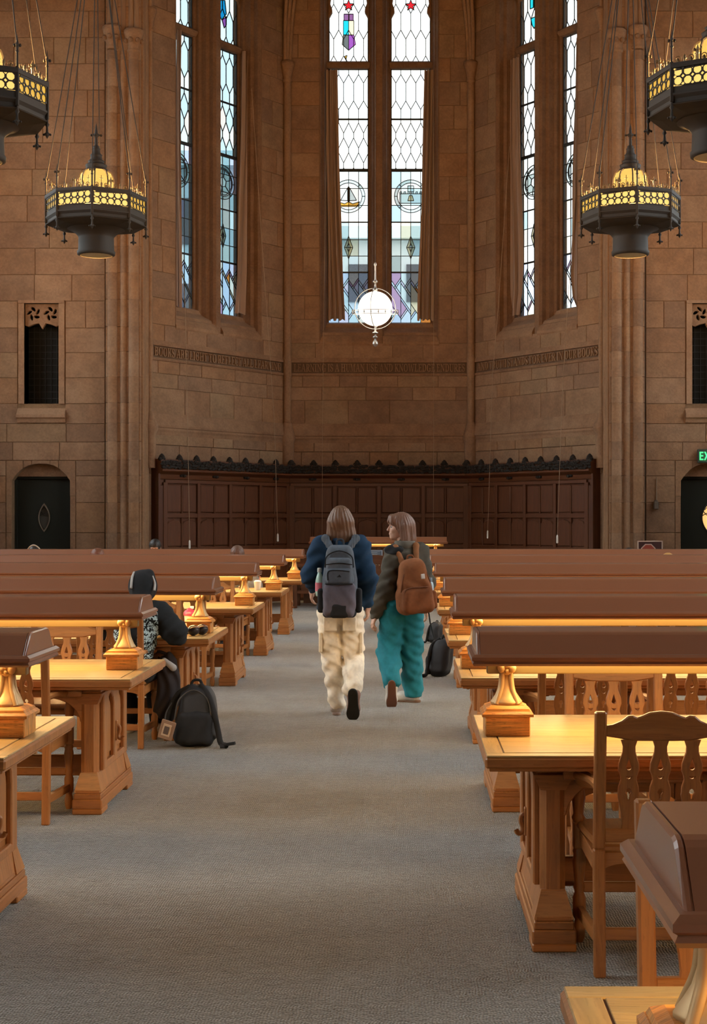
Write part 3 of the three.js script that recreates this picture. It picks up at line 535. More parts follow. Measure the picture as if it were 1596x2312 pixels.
// ------------------------------------------------------------------ carved wall panelling round the apse
function panelling(side, label) {
  const f = W[side], T = 0.2, t = thing('wood_panelling', label, 'wall panelling', f.pos, f.turn);
  const cut0 = side === 'left' ? 0.06 : T * 0.516, cut1 = side === 'right' ? f.L - 0.06 : f.L - T * 0.516, n = 4, e0 = side === 'left' ? 0.2 : 0.02, e1 = side === 'right' ? 0.2 : 0.02;
  const u0 = cut0 + e0, u1 = cut1 - e1, bw = (u1 - u0) / n, back = [];
  part('back_board', bounds(cut0, cut1, 0, 2.6, 0.07, T - 0.03, 1), oakPanel, t);
  const st = 0.04; // stiles and rails stand proud of the panels
  for (let i = 0; i <= n; i++) { const x = u0 + i * bw; part('stile', cbox(i % n ? 0.075 : 0.1, 2.25, 0.05, clamp(x, cut0 + 0.05, cut1 - 0.05), 1.125, T - 0.005, 0.006, 1), oakPanel, t); }
  if (e0 > 0.1) part('end_stile', [cbox(0.05, 2.62, 0.2, cut0 + 0.025, 1.31, T - 0.06, 0.006, 1), cbox(0.10, 2.2, 0.03, cut0 + 0.11, 1.1, T - 0.01, 0.01, 1)], oakDark, t);
  if (e1 > 0.1) part('end_stile', [cbox(0.05, 2.62, 0.2, cut1 - 0.025, 1.31, T - 0.06, 0.006, 1), cbox(0.10, 2.2, 0.03, cut1 - 0.11, 1.1, T - 0.01, 0.01, 1)], oakDark, t);
  for (const [y0, y1] of [[0, 0.2], [1.02, 1.09], [1.62, 1.70], [2.235, 2.30]]) part('rail', cbox(u1 - u0, y1 - y0, 0.045, (u0 + u1) / 2, (y0 + y1) / 2, T - 0.01, 0.006, 0), oakPanel, t);
  for (let i = 0; i < n; i++) for (let c = 0; c < 2; c++) for (const [y0, y1, arched] of [[0.2, 1.02, 1], [1.09, 1.62, 1], [1.70, 2.235, 0]]) {
    const a = u0 + i * bw + 0.0375 + c * (bw - 0.075) / 2 + 0.018, b = a + (bw - 0.075) / 2 - 0.036, m = (a + b) / 2, yy = y1 - 0.02;
    const top = arched ? [[b, yy - 0.09], [b - 0.05, yy - 0.04], [m + 0.05, yy - 0.02], [m, yy], [m - 0.05, yy - 0.02], [a + 0.05, yy - 0.04], [a, yy - 0.09]] : [[b, yy], [a, yy]];
    const g = extrude(shapeOf([[a, y0 + 0.02], [b, y0 + 0.02], ...top]), 0.036, 0.012, 6, 1); g.translate(0, 0, T - 0.034);
    part('panel', g, oakPanel, t);
  }
  for (let i = 0; i < n; i++) part('muntin', cbox(0.03, 2.1, 0.045, u0 + (i + 0.5) * bw, 1.15, T - 0.012, 0.008, 1), oakPanel, t);
  part('cornice', mould([[-0.05, 2.30], [0.0, 2.31], [0.012, 2.35], [0.02, 2.39], [0.09, 2.425], [0.13, 2.44], [0.14, 2.455], [0.14, 2.475], [0.12, 2.485], [0.10, 2.50], [0.10, 2.66], [-0.05, 2.66]].map(([o, y]) => [o + T, y]), side === 'left' ? [[0.06, 0], [f.L, 0]] : side === 'right' ? [[0, 0], [f.L - 0.06, 0]] : [[0, 0], [f.L, 0]]), oakPanel, t);
  for (let i = 0; i < n; i++) part('boss', [cbox(0.15, 0.045, 0.05, u0 + (i + 0.5) * bw, 2.375, T + 0.03, 0.016), ball(0.03, u0 + (i + 0.5) * bw, 2.37, T + 0.055, 7, 5)], oakCrest, t);
  // carved cresting: leaves and berries, with taller knops
  const leaves = [], cut = [Math.max(cut0, 0.04), Math.min(cut1, f.L - 0.04)], L = cut[1] - cut[0];
  for (let i = 0; i < L / 0.05; i++) for (let r = 0; r < 3; r++) { const g = new THREE.IcosahedronGeometry(0.036, 0).toNonIndexed(); g.rotateX(rr(0, 3)); g.rotateZ(rr(0, 3)); g.scale(1.25, 0.85, 0.5); g.translate(cut[0] + (i + rr(0, 1)) * 0.05, 2.515 + r * 0.05 + rr(-0.015, 0.015), T + 0.11 + rr(0, 0.025)); leaves.push(g); }
  const knop = side === 'back' ? 8 : 8;
  for (let i = 0; i <= knop; i++) { const x = lerp(cut[0] + 0.05, cut[1] - 0.05, i / knop); for (const [dx, dy, s] of [[0, 0.05, 0.055], [-0.04, 0.02, 0.04], [0.04, 0.02, 0.04], [0, 0.085, 0.03]]) { const g = new THREE.IcosahedronGeometry(s, 1).toNonIndexed(); g.translate(x + dx, 2.64 + dy, T + 0.07); leaves.push(g); } }
  part('carved_cresting', leaves, oakCrest, t);
  void back; void st;
}
panelling('left', 'dark oak panelling with carved leafy cresting along the left apse wall');
panelling('back', 'dark oak panelling with carved leafy cresting below the middle stained window');
panelling('right', 'dark oak panelling with carved leafy cresting along the right apse wall');

// ------------------------------------------------------------------ long reading tables
const LT = 5.2, TD = 1.13, TH = 0.755;
function makeTable() {
  const t = new THREE.Group(), X = LT / 2, Z = TD / 2;
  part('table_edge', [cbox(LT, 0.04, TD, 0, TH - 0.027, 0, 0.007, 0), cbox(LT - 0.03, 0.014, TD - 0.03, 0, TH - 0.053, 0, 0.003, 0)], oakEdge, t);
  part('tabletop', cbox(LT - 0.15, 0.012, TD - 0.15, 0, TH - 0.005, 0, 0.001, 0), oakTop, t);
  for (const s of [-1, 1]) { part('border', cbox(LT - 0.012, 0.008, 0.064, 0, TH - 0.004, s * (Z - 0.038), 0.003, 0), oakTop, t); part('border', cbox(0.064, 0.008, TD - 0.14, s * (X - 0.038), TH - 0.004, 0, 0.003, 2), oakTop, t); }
  part('inlay_line', box(LT - 0.13, 0.004, TD - 0.13, 0, TH - 0.006, 0), inlay, t);
  for (const z of [0.42, -0.42]) part('apron', cbox(LT - 0.6, 0.05, 0.025, 0, 0.668, z, 0.003, 0), oakLeg, t);
  part('stretcher', cbox(LT - 0.6, 0.12, 0.04, 0, 0.2, 0, 0.006, 0), oakLeg, t);
  for (const sx of [1, 0, -1]) {
    const tr = trestle(); tr.name = 'trestle'; t.add(tr); tr.position.x = sx * (X - 0.265); if (sx < 0) tr.rotation.y = Math.PI;
  }
  return t;
}
// a trestle: plinth, posts, a board with two sunk lancet panels outside, and a coat hook; its outer face looks to +x
let trestleProto;
function trestle() {
  if (trestleProto) return trestleProto.clone();
  const o = shadows(new THREE.Mesh(merge([
    cbox(0.085, 0.56, 0.74, 0, 0.40, 0, 0.004, 1),
    cbox(0.165, 0.055, 0.90, 0, 0.056, 0, 0.006, 2), cbox(0.15, 0.03, 0.885, 0, 0.098, 0, 0.004, 2), cbox(0.135, 0.02, 0.87, 0, 0.122, 0, 0.004, 2),
    frustum(0.13, 0.865, 0.13, 0.09, 0.80, 0.225), cbox(0.165, 0.03, 0.16, 0, 0.016, 0.37, 0.005, 2), cbox(0.165, 0.03, 0.16, 0, 0.016, -0.37, 0.005, 2),
    cbox(0.13, 0.03, 0.80, 0, 0.675, 0, 0.006, 2),
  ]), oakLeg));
  for (const s of [-1, 1]) {
    const post = [cbox(0.095, 0.44, 0.075, 0, 0.42, s * 0.36, 0.022, 1), frustum(0.15, 0.13, 0.12, 0.095, 0.075, 0.22, 0, s * 0.37), frustum(0.095, 0.075, 0.60, 0.15, 0.12, 0.66, 0, s * 0.365)];
    part('post', post, oakLeg, o);
    const br = extrude((() => { const h = new THREE.Shape(); h.moveTo(-0.04, 0.66); h.lineTo(-0.24, 0.66); h.lineTo(-0.24, 0.635); h.quadraticCurveTo(-0.07, 0.62, -0.05, 0.5); h.lineTo(-0.04, 0.5); return h; })(), 0.05, 0.004); br.translate(0, 0, s * 0.36 - 0.025); part('bracket', br, oakLeg, o);
  }
  // outer face with two lancet openings, read along z
  const face = shapeOf([[-0.33, 0.225], [0.33, 0.225], [0.33, 0.66], [-0.33, 0.66]]);
  const lan = (c, r) => { const p = [[c - r, 0.25 + (0.115 - r)], [c + r, 0.25 + (0.115 - r)], [c + r, 0.52]]; for (let i = 1; i < 8; i++) { const a = i / 8; p.push([c + r * Math.cos(a * Math.PI), 0.52 + (r * 1.15) * Math.sin(a * Math.PI)]); } p.push([c - r, 0.52]); return p; };
  for (const c of [-0.145, 0.145]) face.holes.push(new THREE.Path(lan(c, 0.1).map(([x, y]) => new THREE.Vector2(x, y))));
  const fg = extrude(face, 0.028, 0.006, 8, 1); fg.rotateY(Math.PI / 2); fg.translate(0.042, 0, 0); part('face_board', fg, oakLeg, o);
  for (const c of [-0.145, 0.145]) { const g = extrude(shapeOf(lan(c, 0.075)), 0.016, 0.006, 8, 1); g.rotateY(Math.PI / 2); g.translate(0.038, 0, 0); part('lancet_panel', g, oakLeg, o); }
  part('coat_hook', [tube([[0.068, 0.43, 0], [0.086, 0.425, 0], [0.09, 0.40, 0], [0.082, 0.37, 0], [0.09, 0.352, 0], [0.104, 0.352, 0], [0.11, 0.365, 0]], 0.0105, 7, 20), cbox(0.014, 0.115, 0.034, 0.072, 0.40, 0, 0.005, 1)], oakLeg, o);
  trestleProto = o;
  return o.clone();
}
const LEND = [0, -1.46, -1.49, -1.43, -1.475, -1.47, -1.46];
const ROWZ = [-2.17, -5.92, -8.52, -10.95, -14.4, -17.6, -20.75], ROWL = [0, -5.87, -8.45, -11.1, -14.55, -17.65, -20.75];
const ORD = ['first', 'second', 'third', 'fourth', 'fifth', 'sixth', 'seventh'];
const tableProto = makeTable();
function placeTable(block, row) {
  const L = block === 'left', t = row === 1 && L ? tableProto : tableProto.clone(), k = L ? row - 1 : row;
  t.name = numbered('reading_table'); scene.add(t); t.position.set(L ? LEND[row] - LT / 2 : 0.285 + LT / 2, 0, (L ? ROWL : ROWZ)[row]); t.rotation.y = L ? 0 : Math.PI;
  const near = L ? ['cropped by the left frame edge, nearest the camera', 'below the black-hooded reader\'s lamp, second', 'with the pink-lidded cup, third', 'fourth', 'fifth', 'sixth and farthest'] : ['nearest the camera, mostly cropped', 'behind the dark carved armchair, second', 'third', 'fourth', 'beside the black backpack, fifth', 'sixth', 'seventh and farthest'];
  tag(t, `long oak reading table left of the aisle, ${ORD[k]} from the camera`, 'table', 'long reading tables');
  if (!L) t.userData.label = `long oak reading table right of the aisle, ${ORD[k]} from the camera`;
  void near;
  return t;
}
for (let r = 1; r <= 6; r++) placeTable('left', r);
for (let r = 0; r <= 6; r++) placeTable('right', r);

// ------------------------------------------------------------------ long reading lamps on the tables
function makeLamp(len, ends) {
  const o = new THREE.Group(), H = len / 2, y0 = -TH; // heights below are above the floor; the lamp's base is on the tabletop
  const up = (g) => { g.translate(0, y0, 0); return g; };
  const out = [[-0.224, 1.085], [-0.15, 1.166], [-0.138, 1.174], [-0.12, 1.178], [0.12, 1.178], [0.138, 1.174], [0.15, 1.166], [0.224, 1.085]], inn = [[0.212, 1.085], [0.138, 1.163], [-0.138, 1.163], [-0.212, 1.085]];
  const shell = extrude(shapeOf([...out, ...inn]), len - 0.03, 0, 4, 2); shell.translate(0, 0, -(len - 0.03) / 2); shell.rotateY(Math.PI / 2); boxUV(shell, 0);
  part('lamp_shade', up(shell), shadeMat, o);
  for (const s of [-1, 1]) { const g = extrude(shapeOf(out), 0.016, 0.005); g.rotateY(Math.PI / 2); g.translate(s > 0 ? H - 0.016 : -H, 0, 0); part('shade_end', up(g), shadeMat, o); }
  const lip = [[-0.012, 1.05], [0.012, 1.05], [0.017, 1.058], [0.012, 1.067], [0.02, 1.073], [0.02, 1.084], [0.008, 1.094], [-0.012, 1.094]], Q = 0.224;
  part('shade_rim', up(mould(lip, [[0, -Q], [-H, -Q], [-H, Q], [H, Q], [H, -Q], [0.0, -Q]])), shadeMat, o);
  part('reflector', up(bounds(-H + 0.05, H - 0.05, 1.145, 1.15, -0.12, 0.12)), shadeIn, o);
  part('lamp_tube', up((() => { const g = new THREE.CylinderGeometry(0.013, 0.013, len - 0.3, 8).toNonIndexed(); g.rotateZ(Math.PI / 2); g.translate(0, 1.128, 0); return g; })()), std([1, 0.85, 0.6], { emissive: new THREE.Color().setRGB(1, 0.62, 0.24), emissiveIntensity: 1.5 }), o);
  for (const s of [-1, 1]) { const light = new THREE.RectAreaLight(new THREE.Color().setRGB(1, 0.66, 0.28), LAMP, len - 0.25, 0.10); light.position.set(0, 1.082 + y0, s * 0.05); light.rotation.set(-Math.PI / 2 - s * 0.62, 0, 0); light.name = 'reading_lamp_tube'; o.add(light); }
  part('lamp_rail', up(cbox(len - 0.10, 0.046, 0.042, 0, 1.02, 0, 0.004, 0)), railMat, o);
  for (const x of ends) {
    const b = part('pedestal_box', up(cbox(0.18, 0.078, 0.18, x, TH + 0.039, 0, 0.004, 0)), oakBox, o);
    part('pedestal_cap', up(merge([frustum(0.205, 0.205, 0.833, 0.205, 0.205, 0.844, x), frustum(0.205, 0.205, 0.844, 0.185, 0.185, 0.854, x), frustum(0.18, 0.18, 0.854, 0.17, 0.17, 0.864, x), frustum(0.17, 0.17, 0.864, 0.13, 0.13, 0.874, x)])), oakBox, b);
    const st = lathe([[0.058, 0], [0.064, 0.006], [0.064, 0.014], [0.052, 0.03], [0.036, 0.055], [0.026, 0.085], [0.022, 0.12], [0.024, 0.135]], 8, x, 0.872, 0), fl = [];
    for (let k = 0; k < 4; k++) { const a = k * Math.PI / 2 + Math.PI / 4, c = Math.cos(a), s = Math.sin(a); fl.push(tube([[x + 0.06 * c, 0.876, 0.06 * s], [x + 0.048 * c, 0.90, 0.048 * s], [x + 0.03 * c, 0.94, 0.03 * s], [x + 0.022 * c, 1.0, 0.022 * s]], 0.012, 6, 10)); }
    part('stem', up(merge([boxUV(st, 1), ...fl.map((g) => boxUV(g, 1))])), brass, o);
    const cap = [];
    for (let k = 0; k < 4; k++) { const a = k * Math.PI / 2 + Math.PI / 4; const g = new THREE.IcosahedronGeometry(0.02, 1).toNonIndexed(); g.scale(0.9, 1.1, 0.9); g.translate(x + 0.03 * Math.cos(a), 1.022, 0.034 * Math.sin(a)); cap.push(g); }
    for (const s of [-1, 1]) for (const [dx, dy, r] of [[0, 0.012, 0.017], [-0.022, 0.004, 0.012], [0.022, 0.004, 0.012], [0, -0.012, 0.012]]) cap.push(ball(r, x + dx, 1.022 + dy, s * 0.026, 7, 5));
    cap.push(lathe([[0.026, 0], [0.034, 0.008], [0.034, 0.014], [0.026, 0.02]], 8, x, 0.992, 0));
    part('leaf_bracket', up(merge(cap.map((g) => boxUV(g, 1)))), brass, o);
  }
  return o;
}
const lampProto = makeLamp(LT + 0.03, [LT / 2 - 0.115, 0, -LT / 2 + 0.115]);
function placeLamp(block, row) {
  const L = block === 'left', o = L && row === 1 ? lampProto : lampProto.clone(), k = L ? row - 1 : row;
  o.name = numbered('reading_lamp'); scene.add(o); o.position.set(L ? LEND[row] - LT / 2 - 0.03 : 0.285 + LT / 2 + (row === 0 ? 0.105 : 0), TH + 0.001, (L ? ROWL : ROWZ)[row] + (row === 0 ? -0.03 : 0)); o.rotation.y = L ? 0 : Math.PI;
  if (row === 0) for (const c of o.children) if (['pedestal_box', 'stem', 'leaf_bracket'].includes(c.name)) c.position.x += 0.042;
  tag(o, `long dark-shaded brass reading lamp on the ${ORD[k]} table ${L ? 'left' : 'right'} of the aisle`, 'lamp', 'long reading lamps');
}
for (let r = 1; r <= 6; r++) placeLamp('left', r);
for (let r = 0; r <= 6; r++) placeLamp('right', r);

// ------------------------------------------------------------------ armchairs with pierced splats
function makeChair() {
  const o = new THREE.Group();
  const rake = (g) => { const p = g.attributes.position; for (let i = 0; i < p.count; i++) { const y = p.getY(i); if (y > 0.45) p.setZ(i, p.getZ(i) + (y - 0.45) * 0.1); else p.setZ(i, p.getZ(i) + (0.45 - y) * 0.05); } g.computeVertexNormals(); return g; };
  const split = (w, h, d, x, y, z) => [cbox(w, 0.45, d, x, 0.225, z, 0.005, 1), cbox(w, h - 0.45, d, x, 0.45 + (h - 0.45) / 2, z, 0.006, 1)].map(rake);
  const seatS = new THREE.Shape(); seatS.moveTo(-0.25, 0.235); seatS.quadraticCurveTo(0, 0.26, 0.25, 0.235); seatS.lineTo(0.215, -0.22); seatS.lineTo(-0.215, -0.22);
  const sg = extrude(seatS, 0.028, 0.008, 8); sg.rotateX(-Math.PI / 2); sg.translate(0, 0.437, 0); part('seat', boxUV(sg, 2), oakChair, o);
  const ap = extrude((() => { const s = new THREE.Shape(); s.moveTo(-0.21, 0.437); s.lineTo(-0.21, 0.36); s.quadraticCurveTo(-0.18, 0.395, -0.1, 0.395); s.lineTo(0.1, 0.395); s.quadraticCurveTo(0.18, 0.395, 0.21, 0.36); s.lineTo(0.21, 0.437); return s; })(), 0.022, 0.003);
  const ap2 = ap.clone(); ap.translate(0, 0, -0.215); ap2.translate(0, 0, 0.19);
  for (const g of [ap, ap2, cbox(0.022, 0.06, 0.4, -0.225, 0.405, 0, 0.003, 2), cbox(0.022, 0.06, 0.4, 0.225, 0.405, 0, 0.003, 2)]) part('seat_rail', g, oakChair, o);
  for (const s of [-1, 1]) {
    part('rear_post', split(0.042, 0.945, 0.036, s * 0.214, 0, 0.215), oakChair, o);
    part('front_leg', [boxUV(lathe([[0.016, 0], [0.022, 0.02], [0.024, 0.05], [0.017, 0.085], [0.026, 0.10], [0.026, 0.17], [0.018, 0.19], [0.024, 0.21], [0.018, 0.225], [0.021, 0.25], [0.027, 0.31], [0.022, 0.335], [0.027, 0.345], [0.02, 0.36]], 10, s * 0.235, 0, -0.2), 1), cbox(0.048, 0.10, 0.048, s * 0.235, 0.41, -0.2, 0.004, 1), boxUV(lathe([[0.02, 0.46], [0.028, 0.475], [0.02, 0.49], [0.022, 0.51], [0.028, 0.555], [0.02, 0.6], [0.026, 0.615], [0.02, 0.65]], 10, s * 0.238, 0, -0.2), 1)], oakChair, o);
    const arm = new THREE.Shape(); arm.moveTo(s * 0.2, -0.23); arm.lineTo(s * 0.234, -0.23); arm.bezierCurveTo(s * 0.238, -0.1, s * 0.25, -0.05, s * 0.272, 0.06); arm.bezierCurveTo(s * 0.285, 0.14, s * 0.287, 0.2, s * 0.275, 0.25); arm.quadraticCurveTo(s * 0.245, 0.285, s * 0.215, 0.25); arm.bezierCurveTo(s * 0.205, 0.15, s * 0.225, 0.05, s * 0.2, -0.23);
    const ag = extrude(arm, 0.03, 0.008, 8); ag.rotateX(-Math.PI / 2);
    { const p = ag.attributes.position; for (let i = 0; i < p.count; i++) { const z = p.getZ(i); p.setY(i, p.getY(i) + 0.64 + (z < -0.14 ? -4 * (z + 0.14) * (z + 0.14) : 0.02 * Math.sin((z + 0.14) * 5))); } ag.computeVertexNormals(); }
    part('armrest', boxUV(ag, 2), oakChair, o);
    part('side_stretcher', bar([s * 0.235, 0.12, -0.2], [s * 0.214, 0.13, 0.22], 0.022, 0.042), oakChair, o);
  }
  part('cross_stretcher', cbox(0.4, 0.045, 0.02, 0, 0.15, 0.225, 0.004, 0), oakChair, o); part('cross_stretcher', cbox(0.44, 0.04, 0.02, 0, 0.21, -0.2, 0.004, 0), oakChair, o);
  const half = [[0, 0.947], [0.04, 0.943], [0.07, 0.930], [0.085, 0.925], [0.1, 0.932], [0.118, 0.930], [0.14, 0.912], [0.17, 0.899], [0.196, 0.895]], low = [[0.196, 0.857], [0.15, 0.85], [0.1, 0.841], [0, 0.84]];
  const cr = extrude(shapeOf([...half, ...low, ...low.slice(0, 3).reverse().map(([x, y]) => [-x, y]), ...half.slice(1).reverse().map(([x, y]) => [-x, y])]), 0.024, 0.005); cr.translate(0, 0, 0.203); part('crest_rail', rake(cr), oakChair, o);
  part('back_rail', rake(cbox(0.39, 0.05, 0.022, 0, 0.50, 0.215, 0.004, 0)), oakChair, o);
  const prof = [[0.026, 0.51], [0.022, 0.54], [0.026, 0.58], [0.038, 0.645], [0.036, 0.675], [0.028, 0.70], [0.03, 0.715], [0.038, 0.735], [0.036, 0.76], [0.023, 0.80], [0.022, 0.82], [0.03, 0.845]];
  for (const c of [-0.112, 0, 0.112]) {
    const sh = shapeOf([...prof.map(([x, y]) => [c + x, y]), ...prof.slice().reverse().map(([x, y]) => [c - x, y])]);
    const tear = (y, r, tip) => { const p = []; for (let i = 0; i <= 8; i++) { const a = Math.PI + i / 8 * Math.PI; p.push(new THREE.Vector2(c + r * Math.cos(a), y + r * Math.sin(a))); } p.push(new THREE.Vector2(c, y + tip)); return new THREE.Path(p); };
    sh.holes.push(tear(0.745, 0.0095, 0.033));
    sh.holes.push(new THREE.Path([[-0.01, 0.713], [-0.006, 0.706], [0, 0.7035], [0.006, 0.706], [0.01, 0.713], [0.004, 0.711], [-0.004, 0.711]].map(([x, y]) => new THREE.Vector2(c + x, y))));
    sh.holes.push(new THREE.Path([[-0.003, 0.63], [0.003, 0.63], [0.004, 0.646], [0.0095, 0.655], [0.007, 0.664], [0, 0.668], [-0.007, 0.664], [-0.0095, 0.655], [-0.004, 0.646]].map(([x, y]) => new THREE.Vector2(c + x, y))));
    const g = extrude(sh, 0.016, 0.003, 4, 1); g.translate(0, 0, 0.207); part('back_splat', rake(g), oakChair, o);
  }
  return o;
}
const chairProto = makeChair(); let chairN = 0;
function chair(x, z, turn, label, group) {
  const o = chairN++ ? chairProto.clone() : chairProto; o.name = numbered('armchair'); scene.add(o); o.position.set(x, 0, z); o.rotation.y = turn; tag(o, label, 'chair', group ?? 'carved oak armchairs');
  return o;
}
// chairs on the camera's side of a table look away from us, those beyond it look at us
chair(0.895, -5.42, 0.0, 'dark carved oak armchair with its back to the camera, largest at right');
{ const c = chair(0.80, -3.30, Math.PI + 0.05, 'lamp-lit armless oak chair half hidden behind the nearest lamp at bottom right'); c.name = 'side_chair'; for (const k of c.children.filter((q) => q.name === 'armrest')) c.remove(k); for (const k of c.children) if (k.name === 'front_leg') k.scale.y = 0.67; }
chair(0.99, -6.78, Math.PI, 'brightly lit oak armchair facing the camera across the second right table');
chair(0.92, -7.93, 0, 'dark oak armchair behind the brightly lit one, back to the camera, right');
chair(1.49, -7.93, 0.02, 'dark oak armchair cropped by the right edge, back to the camera, third table');
chair(-2.13, -7.98, 0, 'oak armchair tucked under the second left table, back to the camera');
chair(-2.24, -9.36, Math.PI, 'pale lamp-lit oak armchair facing the camera beyond the second left table');
chair(-2.09, -10.52, 0.0, 'oak armchair the black-hooded reader sits in at the third left table');
chair(-2.14, -12.05, Math.PI, 'lamp-lit oak armchair facing the camera beyond the third left table');
chair(-2.12, -13.92, 0, 'dark pierced-back oak armchair at the fourth left table, back to the camera');
chair(-2.12, -17.05, 0, 'dark pierced-back oak armchair at the fifth left table, back to the camera');
chair(-2.10, -15.50, Math.PI, 'lamp-lit oak armchair facing the camera beyond the fourth left table');
chair(-2.15, -18.66, Math.PI, 'oak armchair of the brown-haired reader beyond the fifth left table');
chair(-3.92, -18.68, Math.PI, 'oak armchair of the red-haired reader beyond the fifth left table');
chair(3.29, -18.66, Math.PI, 'oak armchair of the fair-haired reader beyond a right table');
chair(-3.73, -21.80, Math.PI, 'oak armchair of the dark-haired reader beyond the farthest left table');
chair(-5.52, -21.80, Math.PI, 'oak armchair of the reader wearing headphones beyond the farthest left table');
chair(3.27, -21.80, Math.PI, 'oak armchair of the black-haired reader beyond the farthest right table');
// ------------------------------------------------------------------ chandeliers
const glow = (r, g, b, k = 1) => std([0.12, 0.09, 0.04], { emissive: new THREE.Color().setRGB(r, g, b), emissiveIntensity: k, roughness: 0.6 });
const glowBand = glow(0.95, 0.55, 0.07, 0.8), glowHot = glow(1.0, 0.68, 0.18, 1.1), glowDome = glow(0.95, 0.56, 0.11, 1.0);
function octagon(r, y) { const p = []; for (let k = 0; k < 8; k++) { const a = k * Math.PI / 4 + Math.PI / 2; p.push([r * Math.cos(a), y, r * Math.sin(a)]); } return p; }
function loft8(rings) { // faceted octagonal skin through rings [[r, y], ...]
  const o = [];
  for (let i = 0; i < rings.length - 1; i++) { const a = octagon(...rings[i]), b = octagon(...rings[i + 1]); for (let k = 0; k < 8; k++) { const m = (k + 1) % 8; o.push(...a[k], ...b[k], ...b[m], ...a[k], ...b[m], ...a[m]); } }
  return boxUV(tris(o), 0);
}
function finial(x, y, z, h, cross = true) {
  const g = [lathe([[0.011, 0], [0.011, h * 0.45], [0.02, h * 0.48], [0.011, h * 0.52], [0.016, h * 0.7], [0.008, h * 0.82], [0.001, h]], 6, x, y, z)];
  if (cross) for (const [dx, dz] of [[0.026, 0], [-0.026, 0], [0, 0.026], [0, -0.026]]) { const b = new THREE.IcosahedronGeometry(0.013, 0).toNonIndexed(); b.scale(1, 1.4, 1); b.translate(x + dx, y + h * 0.66, z + dz); g.push(b); }
  return g.map((q) => boxUV(q, 1));
}
